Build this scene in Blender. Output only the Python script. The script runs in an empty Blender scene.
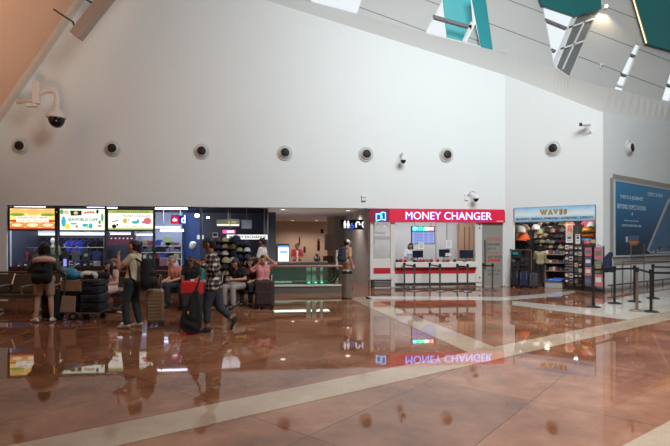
import bpy, bmesh, math, random
from math import sin, cos, pi, radians as R_, sqrt, atan2
from mathutils import Vector, Matrix
V = Vector
rnd = random.Random(7)
scene = bpy.context.scene
COL = scene.collection

# ------------------------------------------------------------------ camera geometry
PSI = R_(6.84)
CAM = V((0.0, -17.0, 1.6))
FPX, CX, HY = 484.0, 335.0, 243.0
FWD = V((sin(PSI), cos(PSI), 0)); RGT = V((cos(PSI), -sin(PSI), 0)); UP = V((0, 0, 1))

def ray(px, py):
    return FWD + RGT * ((px - CX) / FPX) + UP * ((HY - py) / FPX)
def at_depth(px, py, t):
    return CAM + ray(px, py) * t
def ground(px, py):
    return at_depth(px, py, FPX * CAM.z / (py - HY))
def on_y(px, py, y=0.0):
    d = ray(px, py)
    return CAM + d * ((y - CAM.y) / d.y)
def on_line(px, py, A, d, off=0.0):
    """hit of a picture ray with the vertical plane through A along d, pushed back by off; gives (u, z)"""
    n = V((-d.y, d.x, 0))
    r = ray(px, py)
    t = ((A - CAM).dot(n) + off) / r.dot(n)
    p = CAM + r * t
    return (p - A).dot(d), p.z

# ------------------------------------------------------------------ materials
def lin(c):
    def f(x):
        x /= 255.0
        return x / 12.92 if x <= 0.04045 else ((x + 0.055) / 1.055) ** 2.4
    return (f(c[0]), f(c[1]), f(c[2]), 1.0)

_M = {}
def mat(name, rgb, rough=0.5, metal=0.0, emit=None, es=1.0, var=0.0, vscale=8.0, bump=0.0, spec=0.5):
    if name in _M: return _M[name]
    m = bpy.data.materials.new(name); m.use_nodes = True
    nt = m.node_tree; b = nt.nodes['Principled BSDF']
    c = lin(rgb)
    b.inputs['Base Color'].default_value = c
    b.inputs['Roughness'].default_value = rough
    b.inputs['Metallic'].default_value = metal
    b.inputs['Specular IOR Level'].default_value = spec
    if emit is not None:
        b.inputs['Emission Color'].default_value = lin(emit); b.inputs['Emission Strength'].default_value = es
    if var > 0 or bump > 0:
        tc = nt.nodes.new('ShaderNodeTexCoord'); nz = nt.nodes.new('ShaderNodeTexNoise')
        nz.inputs['Scale'].default_value = vscale; nz.inputs['Detail'].default_value = 4
        nt.links.new(tc.outputs['Object'], nz.inputs['Vector'])
        if var > 0:
            mx = nt.nodes.new('ShaderNodeMix'); mx.data_type = 'RGBA'
            mx.inputs[6].default_value = (c[0]*(1-var), c[1]*(1-var), c[2]*(1-var), 1)
            mx.inputs[7].default_value = (min(1, c[0]*(1+var)), min(1, c[1]*(1+var)), min(1, c[2]*(1+var)), 1)
            nt.links.new(nz.outputs['Fac'], mx.inputs[0]); nt.links.new(mx.outputs[2], b.inputs['Base Color'])
        if bump > 0:
            bp = nt.nodes.new('ShaderNodeBump'); bp.inputs['Strength'].default_value = bump
            bp.inputs['Distance'].default_value = 0.01
            nt.links.new(nz.outputs['Fac'], bp.inputs['Height']); nt.links.new(bp.outputs['Normal'], b.inputs['Normal'])
    _M[name] = m
    return m

def glow(name, rgb, s):
    return mat(name, (20, 20, 20), 0.6, emit=rgb, es=s)

def glass(name, tint=(255, 255, 255), refl=0.5):
    if name in _M: return _M[name]
    m = bpy.data.materials.new(name); m.use_nodes = True
    nt = m.node_tree; nt.nodes.remove(nt.nodes['Principled BSDF'])
    out = nt.nodes['Material Output']
    tr = nt.nodes.new('ShaderNodeBsdfTransparent'); tr.inputs[0].default_value = lin(tint)
    gl = nt.nodes.new('ShaderNodeBsdfGlossy'); gl.inputs['Roughness'].default_value = 0.02
    fr = nt.nodes.new('ShaderNodeLayerWeight'); fr.inputs['Blend'].default_value = 0.5
    pw = nt.nodes.new('ShaderNodeMath'); pw.operation = 'POWER'; pw.inputs[1].default_value = 4.0
    mu = nt.nodes.new('ShaderNodeMath'); mu.operation = 'MULTIPLY_ADD'; mu.inputs[1].default_value = refl; mu.inputs[2].default_value = 0.03*refl
    mx = nt.nodes.new('ShaderNodeMixShader')
    nt.links.new(fr.outputs['Facing'], pw.inputs[0]); nt.links.new(pw.outputs[0], mu.inputs[0]); nt.links.new(mu.outputs[0], mx.inputs[0])
    nt.links.new(tr.outputs[0], mx.inputs[1]); nt.links.new(gl.outputs[0], mx.inputs[2])
    nt.links.new(mx.outputs[0], out.inputs[0])
    _M[name] = m
    return m

# ------------------------------------------------------------------ mesh building
class MB:
    def __init__(s):
        s.v = []; s.f = []; s.mi = []; s.cur = 0
    def m(s, i):
        s.cur = i; return s
    def add(s, vs, fs):
        o = len(s.v); s.v += [tuple(p) for p in vs]
        for f in fs:
            s.f.append([o + i for i in f]); s.mi.append(s.cur)
        return s
    def box(s, c, d, rz=0.0, M=None):
        x, y, z = d[0]/2, d[1]/2, d[2]/2
        pts = [V((i*x, j*y, k*z)) for k in (-1, 1) for j in (-1, 1) for i in (-1, 1)]
        if M is None: M = Matrix.Rotation(rz, 3, 'Z')
        pts = [M @ p + V(c) for p in pts]
        return s.add(pts, [(0, 2, 3, 1), (4, 5, 7, 6), (0, 1, 5, 4), (2, 6, 7, 3), (0, 4, 6, 2), (1, 3, 7, 5)])
    def span(s, a, b):
        a = V(a); b = V(b)
        return s.box((a+b)/2, [abs(b[i]-a[i]) for i in range(3)])
    def cyl(s, a, b, r0, r1=None, n=12, caps=True):
        if r1 is None: r1 = r0
        a = V(a); b = V(b); d = (b-a).normalized()
        x = d.orthogonal().normalized(); y = d.cross(x)
        vs = []
        for p, r in ((a, r0), (b, r1)):
            for i in range(n):
                t = 2*pi*i/n; vs.append(p + x*(r*cos(t)) + y*(r*sin(t)))
        fs = [(i, (i+1) % n, n+(i+1) % n, n+i) for i in range(n)]
        if caps: fs += [tuple(range(n-1, -1, -1)), tuple(range(n, 2*n))]
        return s.add(vs, fs)
    def tube(s, path, r, n=8):
        path = [V(p) for p in path]; vs = []; k = len(path)
        for i, p in enumerate(path):
            d = (path[min(i+1, k-1)] - path[max(i-1, 0)]).normalized()
            if i == 0: x = d.orthogonal().normalized()
            else: x = (x - d*x.dot(d)).normalized()
            y = d.cross(x)
            for j in range(n):
                t = 2*pi*j/n; vs.append(p + x*(r*cos(t)) + y*(r*sin(t)))
        fs = [(i*n+j, i*n+(j+1) % n, (i+1)*n+(j+1) % n, (i+1)*n+j) for i in range(k-1) for j in range(n)]
        fs += [tuple(range(n-1, -1, -1)), tuple(range((k-1)*n, k*n))]
        return s.add(vs, fs)
    def cap(s, a, b, r0, r1, n=12, h=4):
        """tapered capsule"""
        a = V(a); b = V(b); d = b-a
        d = d.normalized() if d.length > 1e-6 else V((0, 0, 1))
        x = d.orthogonal().normalized(); y = d.cross(x); vs = [a - d*r0]; rings = 0
        for i in range(1, h+1):
            t = pi/2*i/h; c = a - d*(r0*cos(t)); q = r0*sin(t); rings += 1
            vs += [c + x*(q*cos(2*pi*j/n)) + y*(q*sin(2*pi*j/n)) for j in range(n)]
        for i in range(0, h):
            t = pi/2*i/h; c = b + d*(r1*sin(t)); q = r1*cos(t); rings += 1
            vs += [c + x*(q*cos(2*pi*j/n)) + y*(q*sin(2*pi*j/n)) for j in range(n)]
        vs.append(b + d*r1); L = len(vs)-1
        fs = [(0, 1+(j+1) % n, 1+j) for j in range(n)]
        for i in range(rings-1):
            o = 1+i*n
            fs += [(o+j, o+(j+1) % n, o+n+(j+1) % n, o+n+j) for j in range(n)]
        o = 1+(rings-1)*n
        fs += [(o+j, o+(j+1) % n, L) for j in range(n)]
        return s.add(vs, fs)
    def ell(s, c, r, n=16, h=10, M=None, z0=-1.0, z1=1.0):
        """ellipsoid, or a slice of it between z0 and z1 (unit heights)"""
        vs = []; c = V(c)
        a0, a1 = math.asin(z0), math.asin(z1)
        for i in range(h+1):
            t = a0 + (a1-a0)*i/h
            for j in range(n):
                p = V((r[0]*cos(t)*cos(2*pi*j/n), r[1]*cos(t)*sin(2*pi*j/n), r[2]*sin(t)))
                vs.append((M @ p if M else p) + c)
        fs = [(i*n+j, i*n+(j+1) % n, (i+1)*n+(j+1) % n, (i+1)*n+j) for i in range(h) for j in range(n)]
        fs += [tuple(range(n-1, -1, -1)), tuple(range(h*n, (h+1)*n))]
        return s.add(vs, fs)
    def prism(s, pts, ext):
        """planar outline pushed along ext"""
        pts = [V(p) for p in pts]; e = V(ext); n = len(pts)
        return s.add(pts + [p+e for p in pts],
                     [tuple(range(n-1, -1, -1)), tuple(range(n, 2*n))] + [(i, (i+1) % n, n+(i+1) % n, n+i) for i in range(n)])
    def lathe(s, prof, c=(0, 0, 0), n=20, axis='Z'):
        vs = []; c = V(c)
        for r, z in prof:
            for j in range(n):
                t = 2*pi*j/n
                p = V((r*cos(t), r*sin(t), z))
                if axis == 'Y': p = V((p.x, p.z, p.y))
                vs.append(p+c)
        k = len(prof)
        fs = [(i*n+j, i*n+(j+1) % n, (i+1)*n+(j+1) % n, (i+1)*n+j) for i in range(k-1) for j in range(n)]
        fs += [tuple(range(n-1, -1, -1)), tuple(range((k-1)*n, k*n))]
        return s.add(vs, fs)
    def build(s, name, mats, parent=None, loc=(0, 0, 0), rz=0.0, smooth=False, bevel=0.0):
        me = bpy.data.meshes.new(name); me.from_pydata(s.v, [], s.f)
        if not isinstance(mats, (list, tuple)): mats = [mats]
        for x in mats: me.materials.append(x)
        me.polygons.foreach_set('material_index', s.mi)
        bm = bmesh.new(); bm.from_mesh(me)
        bmesh.ops.recalc_face_normals(bm, faces=bm.faces)
        bm.to_mesh(me); bm.free()
        if smooth:
            me.polygons.foreach_set('use_smooth', [True]*len(me.polygons))
            try: me.set_sharp_from_angle(angle=R_(40))
            except Exception: pass
        me.update()
        o = bpy.data.objects.new(name, me); COL.objects.link(o)
        o.location = loc; o.rotation_euler = (0, 0, rz)
        if parent is not None: o.parent = parent
        if bevel > 0:
            md = o.modifiers.new('edge', 'BEVEL'); md.width = bevel; md.segments = 2; md.limit_method = 'ANGLE'
        return o

def tag(o, label, cat, group=None, kind=None):
    o['label'] = label; o['category'] = cat
    if group: o['group'] = group
    if kind: o['kind'] = kind
    return o
def thing(name, label, cat, loc=(0, 0, 0), rz=0.0, group=None):
    o = bpy.data.objects.new(name, None); COL.objects.link(o)
    o.empty_display_size = 0.1
    o.location = loc; o.rotation_euler = (0, 0, rz)
    return tag(o, label, cat, group)
def struct(o, label=None, cat='wall'):
    o['kind'] = 'structure'
    o['label'] = label or 'part of the hall'; o['category'] = cat
    return o
def dup(root, loc, rz=0.0, label=None, group=None):
    r = root.copy(); COL.objects.link(r); r.location = loc; r.rotation_euler = (0, 0, rz)
    if label: r['label'] = label
    if group: r['group'] = group
    for ch in list(root.children):
        c = ch.copy(); COL.objects.link(c); c.parent = r
        for g in list(ch.children):
            d = g.copy(); COL.objects.link(d); d.parent = c
    return r
def recolor(root, frm, to):
    """give a copy its own mesh with one material swapped"""
    for o in [root] + list(root.children) + [g for c in root.children for g in c.children]:
        if o.type == 'MESH' and any(x == frm for x in o.data.materials):
            o.data = o.data.copy()
            for i, x in enumerate(o.data.materials):
                if x == frm: o.data.materials[i] = to

def bake(o, smooth=True):
    dg = bpy.context.evaluated_depsgraph_get()
    me = bpy.data.meshes.new_from_object(o.evaluated_get(dg))
    return me

def remesh(mb, name, m, parent, voxel=0.011, smooth=3, loc=(0, 0, 0), rz=0.0):
    """several overlapping shapes made into one continuous skin"""
    o = mb.build(name, m)
    a = o.modifiers.new('r', 'REMESH'); a.mode = 'VOXEL'; a.voxel_size = voxel
    if smooth:
        b = o.modifiers.new('s', 'SMOOTH'); b.factor = 0.5; b.iterations = smooth
    me = bake(o); old = o.data; o.modifiers.clear(); o.data = me; bpy.data.meshes.remove(old)
    if not me.materials: me.materials.append(m)
    me.polygons.foreach_set('use_smooth', [True]*len(me.polygons))
    me.name = name
    o.location = loc; o.rotation_euler = (0, 0, rz); o.parent = parent
    return o

def text(body, name, m, parent, c, w, h, depth=0.006, rz=0.0, bold=0.0, shear=0.0):
    """lettering standing in the X-Z plane, fitted to w x h round the centre c, reading from -Y"""
    cu = bpy.data.curves.new(name, 'FONT'); cu.body = body; cu.align_x = 'CENTER'; cu.offset = bold; cu.shear = shear
    cu.resolution_u = 3; cu.extrude = 0.02
    t = bpy.data.objects.new(name, cu); COL.objects.link(t)
    me = bake(t); bpy.data.objects.remove(t); bpy.data.curves.remove(cu)
    xs = [v.co.x for v in me.vertices]; ys = [v.co.y for v in me.vertices]; zs = [v.co.z for v in me.vertices]
    x0, x1, y0, y1 = min(xs), max(xs), min(ys), max(ys)
    z1 = max(zs)
    for v in me.vertices:
        p = v.co.copy()
        v.co = V(((p.x-(x0+x1)/2)/(x1-x0)*w, -depth/2-(p.z/z1)*depth/2, (p.y-(y0+y1)/2)/(y1-y0)*h))
    me.materials.clear(); me.materials.append(m); me.name = name
    o = bpy.data.objects.new(name, me); COL.objects.link(o)
    o.location = c; o.rotation_euler = (0, 0, rz)
    if parent is not None: o.parent = parent
    return o
ORD = ['first', 'second', 'third', 'fourth', 'fifth', 'sixth', 'seventh', 'eighth', 'ninth', 'tenth', 'eleventh', 'twelfth', 'thirteenth', 'fourteenth', 'fifteenth', 'sixteenth']
# ------------------------------------------------------------------ common materials
M_wall = mat('white_wall_paint', (222, 228, 228), 0.6, var=0.02, vscale=0.7)
M_clere = mat('grey_panel_paint', (192, 194, 192), 0.5)
M_peach = mat('peach_painted_ceiling', (222, 176, 146), 0.6, var=0.03, vscale=0.5)
M_greytrim = mat('warm_grey_trim', (206, 192, 182), 0.5)
M_black = mat('matt_black', (18, 18, 19), 0.5)
M_dark = mat('charcoal', (42, 42, 45), 0.5)
M_chrome = mat('brushed_steel', (190, 188, 184), 0.28, 1.0)
M_steel = mat('satin_steel', (150, 148, 145), 0.35, 0.9)
M_white = mat('white_plastic', (225, 225, 225), 0.4)
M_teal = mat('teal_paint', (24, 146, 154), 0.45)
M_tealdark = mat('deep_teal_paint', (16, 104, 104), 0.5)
M_glass = glass('clear_glass')
M_shopglass = glass('shop_window_glass', (242, 245, 248), 0.4)
M_wood = mat('brown_wood', (112, 66, 44), 0.35, var=0.25, vscale=14)
M_darkwood = mat('dark_brown_wood', (58, 40, 33), 0.4, var=0.3, vscale=10)
M_grey = mat('mid_grey', (120, 120, 122), 0.5)
M_card = mat('cardboard', (158, 122, 92), 0.8, var=0.1)
M_red = mat('sign_red', (190, 28, 44), 0.4)

# panel seams on the clerestory wall
def seam_material():
    m = M_clere; nt = m.node_tree; b = nt.nodes['Principled BSDF']
    tc = nt.nodes.new('ShaderNodeTexCoord'); sp = nt.nodes.new('ShaderNodeSeparateXYZ')
    nt.links.new(tc.outputs['Object'], sp.inputs[0])
    def mth(op, a, bb):
        n = nt.nodes.new('ShaderNodeMath'); n.operation = op
        for i, x in enumerate((a, bb)):
            if isinstance(x, (int, float)): n.inputs[i].default_value = x
            elif x is not None: nt.links.new(x, n.inputs[i])
        return n.outputs[0]
    q = mth('ADD', mth('MULTIPLY', sp.outputs[0], 0.30), sp.outputs[2])
    fr = mth('FRACT', mth('MULTIPLY', mth('SUBTRACT', q, 10.2), 1/1.2), None)
    ln = mth('LESS_THAN', fr, 0.022)
    mx = nt.nodes.new('ShaderNodeMix'); mx.data_type = 'RGBA'
    mx.inputs[6].default_value = lin((192, 194, 192)); mx.inputs[7].default_value = lin((70, 66, 62))
    nt.links.new(ln, mx.inputs[0]); nt.links.new(mx.outputs[2], b.inputs['Base Color'])
seam_material()

# polished granite floor
def floor_material(name, c0, c1, c2, joints=True):
    m = bpy.data.materials.new(name); m.use_nodes = True
    nt = m.node_tree; b = nt.nodes['Principled BSDF']; L = nt.links
    tc = nt.nodes.new('ShaderNodeTexCoord')
    n1 = nt.nodes.new('ShaderNodeTexNoise'); n1.inputs['Scale'].default_value = 1.1; n1.inputs['Detail'].default_value = 6
    n1.inputs['Roughness'].default_value = 0.65
    n2 = nt.nodes.new('ShaderNodeTexNoise'); n2.inputs['Scale'].default_value = 70; n2.inputs['Detail'].default_value = 3
    L.new(tc.outputs['Object'], n1.inputs['Vector']); L.new(tc.outputs['Object'], n2.inputs['Vector'])
    r = nt.nodes.new('ShaderNodeValToRGB')
    r.color_ramp.elements[0].position = 0.3; r.color_ramp.elements[0].color = lin(c0)
    r.color_ramp.elements[1].position = 0.7; r.color_ramp.elements[1].color = lin(c2)
    e = r.color_ramp.elements.new(0.5); e.color = lin(c1)
    L.new(n1.outputs['Fac'], r.inputs[0])
    mx = nt.nodes.new('ShaderNodeMix'); mx.data_type = 'RGBA'; mx.blend_type = 'MULTIPLY'; mx.inputs[0].default_value = 0.35
    L.new(r.outputs[0], mx.inputs[6]); L.new(n2.outputs['Fac'], mx.inputs[7])
    col = mx.outputs[2]
    if joints:
        sp = nt.nodes.new('ShaderNodeSeparateXYZ'); L.new(tc.outputs['Object'], sp.inputs[0])
        def mth(op, a, bb=None):
            n = nt.nodes.new('ShaderNodeMath'); n.operation = op
            for i, x in enumerate((a, bb)):
                if isinstance(x, (int, float)): n.inputs[i].default_value = x
                elif x is not None: L.new(x, n.inputs[i])
            return n.outputs[0]
        lines = None; cells = []
        for ang, per, off in ((50.7-6.84, 1.15, 0.30), (-39.3-6.84, 2.1, 0.2)):
            a = R_(ang)
            q = mth('ADD', mth('MULTIPLY', sp.outputs[0], -sin(a)), mth('MULTIPLY', sp.outputs[1], cos(a)))
            fr = mth('FRACT', mth('ADD', mth('MULTIPLY', q, 1/per), off+40))
            ln = mth('LESS_THAN', fr, 0.007/per)
            lines = ln if lines is None else mth('MAXIMUM', lines, ln)
            cells.append(mth('FLOOR', mth('ADD', mth('MULTIPLY', q, 1/per), off+40)))
        cx = nt.nodes.new('ShaderNodeCombineXYZ'); L.new(cells[0], cx.inputs[0]); L.new(cells[1], cx.inputs[1])
        wn = nt.nodes.new('ShaderNodeTexWhiteNoise'); L.new(cx.outputs[0], wn.inputs[0])
        tone = mth('ADD', mth('MULTIPLY', wn.outputs[0], 0.30), 0.85)
        vm = nt.nodes.new('ShaderNodeVectorMath'); vm.operation = 'SCALE'; L.new(col, vm.inputs[0]); L.new(tone, vm.inputs['Scale']); col = vm.outputs[0]
        m2 = nt.nodes.new('ShaderNodeMix'); m2.data_type = 'RGBA'
        L.new(lines, m2.inputs[0]); L.new(col, m2.inputs[6]); m2.inputs[7].default_value = lin((52, 30, 22))
        col = m2.outputs[2]
    L.new(col, b.inputs['Base Color'])
    b.inputs['Roughness'].default_value = 0.03
    b.inputs['IOR'].default_value = 1.42
    n3 = nt.nodes.new('ShaderNodeTexNoise'); n3.inputs['Scale'].default_value = 2.2
    L.new(tc.outputs['Object'], n3.inputs['Vector'])
    bp = nt.nodes.new('ShaderNodeBump'); bp.inputs['Strength'].default_value = 0.012; bp.inputs['Distance'].default_value = 0.01
    L.new(n3.outputs['Fac'], bp.inputs['Height']); L.new(bp.outputs['Normal'], b.inputs['Normal'])
    return m
M_floor = floor_material('red_brown_granite', (110, 68, 47), (146, 97, 70), (172, 126, 98))
M_beige = floor_material('cream_granite', (168, 150, 130), (184, 165, 144), (198, 180, 158), False)
M_pale = floor_material('pale_grey_granite', (196, 190, 180), (206, 200, 190), (214, 208, 198), False)

# ------------------------------------------------------------------ floor and strips
struct(MB().span((-20, -30, -0.3), (26, 14, 0)).build('floor', M_floor), 'polished red brown granite floor', 'floor')
strip_no = [0]
def strip(pts, m=M_beige, label='cream stone strip set into the granite floor', z=0.004):
    strip_no[0] += 1
    ps = [ground(*p) for p in pts]
    o = MB().prism([(p.x, p.y, -0.1) for p in ps], (0, 0, 0.1+z)).build('trim_%d' % strip_no[0], m)
    return struct(o, label, 'floor')
def cam_floor(x, z):
    p = CAM + FWD*z + RGT*x
    return V((p.x, p.y, 0))
def strip_c(pts, m, label, z=0.004):
    strip_no[0] += 1
    o = MB().prism([tuple(cam_floor(*p)[:2]) + (-0.1,) for p in pts], (0, 0, 0.1+z)).build('trim_%d' % strip_no[0], m)
    return struct(o, label, 'floor')
da = V((2.63, 1.90)).normalized(); na = V((-da.y, da.x))
def along(p0, d, t0, t1, w):
    p0 = V(p0); n = V((-d.y, d.x))*w
    a, b = p0+d*t0, p0+d*t1
    return [a, b, b-n, a-n]
strip_c(along((0.059, 5.715), da, -9, 9.6, 0.50), M_beige, 'long cream stone strip crossing the floor')
strip_c(along((2.27, 3.815), da, -4, 6, 0.50), M_beige, 'cream stone strip in the lower corner of the floor')
strip_c([(0.40, 14.1), (0.93, 14.5), (2.45, 7.42), (1.95, 7.06)], M_beige, 'cream stone strip running from the bin across the floor', 0.003)
strip([(366, 299), (505, 300.5), (560, 296), (575, 292.5), (575, 290.5), (552, 293), (505, 297), (366, 296.2)], M_pale, 'pale strip in front of the money changer', 0.003)
strip([(512, 305), (628, 320), (586, 308), (512, 301)], M_pale, 'pale strip in front of the beach shop')
strip([(586, 308.3), (630, 320.2), (672, 312.5), (672, 284), (640, 293)], M_pale, 'pale floor area under the black belt posts', 0.0025)

# ------------------------------------------------------------------ main wall
LINTEL = 2.84
P505 = on_y(505, 75, 0); P265 = on_y(265, 0, 0)
X_L = on_y(6.5, 200, 0).x; X_R = P505.x
sl = (P265.z - P505.z)/(P265.x - P505.x)
wall_out = [(-18, 0), (X_L, 0), (X_L, LINTEL), (X_R, LINTEL), (X_R, P505.z), (P265.x, P265.z), (-6.0, P265.z + sl*(-6.0-P265.x)), (-18, 11.9)]
o = MB().prism([(x, 0, z) for x, z in wall_out], (0, 0.3, 0)).build('wall_back', M_wall)
struct(o, 'tall white gable wall of the hall')

# angled wall of the beach shop
WA = V((X_R, 0, 0)); c603 = ground(603, 243+484*1.6/15.97)
WD = V((c603.x-WA.x, c603.y-WA.y, 0)); WLEN = WD.length; WD.normalize(); WN = V((-WD.y, WD.x, 0)); WRZ = atan2(WD.y, WD.x)
def W(u, v, z=0.0):
    p = WA + WD*u + WN*v
    return V((p.x, p.y, z))
def w_at(px, py, v=0.0):
    u, z = on_line(px, py, WA, WD, v)
    return u, z
WU0 = w_at(513.5, 240)[0]; WU1 = w_at(596, 240)[0]
z603 = w_at(603, 112.5)[1]
WTOP = 2.86
o = MB().prism([W(0, 0, 0), W(WU0, 0, 0), W(WU0, 0, WTOP), W(WU1, 0, WTOP), W(WU1, 0, 0), W(WLEN, 0, 0), W(WLEN, 0, z603), W(0, 0, P505.z)], WN*0.16).build('wall_angled', M_wall)
struct(o, 'white angled wall above and beside the beach shop')
# right wall
RA = W(WLEN, 0); RE = cam_floor(0, 0)
p670 = at_depth(670, 243, 19.3)
RD = V((p670.x-RA.x, p670.y-RA.y, 0)).normalized(); RN = V((-RD.y, RD.x, 0)); RRZ = atan2(RD.y, RD.x)
def Rw(u, v, z=0.0):
    p = RA + RD*u + RN*v
    return V((p.x, p.y, z))
def r_at(px, py, v=0.0):
    return on_line(px, py, RA, RD, v)
u670, z670 = r_at(670, 121)
slr = (z670-z603)/u670
o = MB().prism([Rw(0, 0, 0), Rw(10, 0, 0), Rw(10, 0, z603+slr*10), Rw(0, 0, z603)], RN*0.15).build('wall_right', M_wall)
struct(o, 'greyish white wall with the large advertisement')

# sloping ledge on the top of the walls
CY = 1.0
Lpx = [(140, -52), (265, -13), (305, 0.5), (362, 15.5), (430, 34.5), (493, 50), (554, 67), (570, 77.5), (603, 86), (640, 95), (670, 103), (720, 117)]
Lp2 = []
for a_, b_ in zip(Lpx, Lpx[1:]):
    for i in range(5): Lp2.append((a_[0]+(b_[0]-a_[0])*i/5, a_[1]+(b_[1]-a_[1])*i/5))
Lp2.append(Lpx[-1])
Lp2 = sorted(Lp2+[(505, 53.8), (603, 86.2)])
up = [on_y(px, py, CY) for px, py in Lp2]
low = []
for px, py in Lp2:
    if px <= 505:
        x = on_y(px, 0, 0).x; low.append(V((x, 0, P505.z + sl*(x-P505.x))))
    elif px <= 603:
        u = w_at(px, 0)[0]; low.append(W(u, 0, P505.z + (z603-P505.z)*u/WLEN))
    else:
        u = min(r_at(px, 0)[0], 9.9); low.append(Rw(u, 0, z603+slr*u))
mb = MB()
n = len(up)
mb.add([p for p in low]+[p for p in up]+[p - V((0, -0.02, 0.25)) for p in up]+[p - V((0, -0.05, 0.25)) for p in low],
       [(i, i+1, n+i+1, n+i) for i in range(n-1)] + [(n+i, n+i+1, 2*n+i+1, 2*n+i) for i in range(n-1)])
struct(mb.build('trim_20', mat('ledge_paint', (198, 196, 192), 0.6)), 'sloping white ledge along the top of the walls')

# ------------------------------------------------------------------ clerestory with slanted windows
def cp(px, py, y=CY): return on_y(px, py, y)
def Lat(px):
    for a, b in zip(Lpx, Lpx[1:]):
        if a[0] <= px <= b[0]: return a[1] + (b[1]-a[1])*(px-a[0])/(b[0]-a[0])
panels = [
    [(100, Lat(140)-15), (311, 2.2), (285, -70), (100, -90)],
    [(357.5, 14.2), (425, Lat(425)), (441, 2), (462, -70), (385, -70)],
    [(493, 50), (554, 67), (542, 5), (530, -70), (479, -70), (486, 0)],
    [(570, 77.5), (614.6, Lat(614.6)), (636, 42.3), (641, 44.4), (625, 84), (623.7, Lat(623.7)), (661, Lat(661)), (672, 66), (690, 30), (690, -70), (610, -70), (602, 8), (595.5, 17)],
    [(670, 103), (720, 117), (720, -70), (690, -70), (690, 30), (681, 68)],
]
for i, pl in enumerate(panels):
    o = MB().prism([cp(*p) for p in pl], (0, 0.12, 0)).build('wall_clerestory' if i == 0 else 'wall_clerestory.%03d' % i, M_clere)
    struct(o, 'grey panelled upper wall between the slanted windows')
M_frame = mat('white_window_frame', (222, 224, 224), 0.4)
M_louvre = mat('grey_louvre_glass', (120, 124, 124), 0.3)
def strut(mb, a, b, w, y0, d):
    """a flat bar between two picture points on the clerestory plane"""
    A = cp(*a, y0); B = cp(*b, y0); t = (B-A).normalized(); nn = V((-t.z, 0, t.x))*(w/2)
    mb.prism([A+nn, B+nn, B-nn, A-nn], (0, d, 0))
def window(no, poly, bars, label, extra=()):
    t = thing('window_%d' % no, label, 'window', cp(*poly[0])); t['kind'] = 'structure'
    org = cp(*poly[0])
    def put(mb, name, m):
        mb.v = [tuple(V(p)-org) for p in mb.v]
        return mb.build(name, m, t)
    g = MB().prism([cp(p[0], p[1], CY+0.06) for p in poly], (0, 0.012, 0)); put(g, 'pane', M_glass)
    f = MB()
    for a, b in zip(poly, poly[1:]+poly[:1]): strut(f, a, b, 0.07, CY+0.03, 0.09)
    put(f, 'frame', M_frame)
    for a, b, w, m in bars:
        q = MB(); strut(q, a, b, w, CY+0.0, 0.14); put(q, 'mullion', m)
    for pts, y, d, m, nm in extra:
        q = MB().prism([cp(p[0], p[1], y) for p in pts], (0, d, 0)); put(q, nm, m)
    return t
M_tealsun = mat('daylit_teal_tone', (90, 196, 200), 0.5)  # teal with the daylight on the fin put into a lighter colour
window(1, [(311, 2.2), (357.5, 14.2), (385, -70), (285, -70)], [((330, 6), (318, -70), 0.06, M_frame)][:0], 'white daylight window high on the wall, leftmost of the slanted ones')
window(2, [(425, 33), (493, 50), (486, 0), (479, -70), (462, -70), (441, 2)],
       [((433, 16), (472, 27), 0.12, M_grey), ((472, 22), (463.5, 42), 0.09, M_frame)],
       'slanted window with bright teal panels inside it',
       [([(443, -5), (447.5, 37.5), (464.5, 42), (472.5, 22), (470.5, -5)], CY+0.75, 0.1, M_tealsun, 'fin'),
        ([(471.5, -5), (481.5, 47.5), (493.5, 50), (486, 0), (485, -5)], CY+0.02, 0.05, M_teal, 'reveal'),
        ([(475.5, 24), (466.5, 43), (480.5, 46.5)], CY+0.3, 0.05, M_clere, 'infill')])
window(3, [(554, 67), (570, 77.5), (595.5, 17), (602, 8), (575, 16), (542, 5)],
       [((545, 19), (567, 28), 0.09, M_grey), ((551.5, 49), (556, 51), 0.08, M_grey), ((575, 17), (554.5, 66), 0.14, M_frame),
        ((569, 27.5), (594, 18.5), 0.06, M_frame), ((560.5, 49), (585, 40.5), 0.06, M_frame), ((585, 21), (563, 69), 0.05, M_frame)],
       'slanted window with grey louvres in its lower half',
       [([(557, 67), (570, 77), (594.5, 18), (600, 9.5), (577, 17)], CY+0.09, 0.03, M_louvre, 'louvre_panel')])
window(4, [(614.6, 84), (636, 42.3), (641, 44.4), (625, 84), (623.7, 87)], [((630.5, 54), (635.5, 56), 0.07, M_grey), ((620.5, 73.5), (627, 75.5), 0.07, M_grey)],
       'narrow slanted slit window beside the teal ceiling')
window(5, [(661, 100), (672, 66), (681, 68), (670, 102.5)], [((667, 84), (674, 87), 0.07, M_grey)], 'slit window at the far end of the upper wall')
# teal soffits
def soffit(no, pts, y0, d, label):
    o = MB().prism([cp(p[0], p[1], y0) for p in pts], (0, d, 0)).build('ceiling_soffit' if no == 0 else 'ceiling_soffit.%03d' % no, M_tealdark)
    return struct(o, label, 'ceiling')
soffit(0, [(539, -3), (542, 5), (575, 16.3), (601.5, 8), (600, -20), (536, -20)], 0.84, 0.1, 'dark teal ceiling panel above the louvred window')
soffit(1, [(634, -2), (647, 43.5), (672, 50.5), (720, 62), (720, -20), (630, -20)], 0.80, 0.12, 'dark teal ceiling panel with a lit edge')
lt = thing('light_strip', 'warm glowing light strip along the edge of the teal ceiling panel', 'light', cp(640, 20, 0.76))
org = cp(640, 20, 0.76)
q = MB(); strut(q, (632.8, -4), (646.5, 43), 0.04, 0.72, 0.03); q.v = [tuple(V(p)-org) for p in q.v]
q.build('diffuser', glow('warm_strip_glow', (255, 226, 180), 1.6), lt)
q = MB(); strut(q, (634, -4), (647.6, 43), 0.05, 0.755, 0.03); q.v = [tuple(V(p)-org) for p in q.v]; q.build('channel', M_steel, lt)
p = cp(603, 9, CY)
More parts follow.
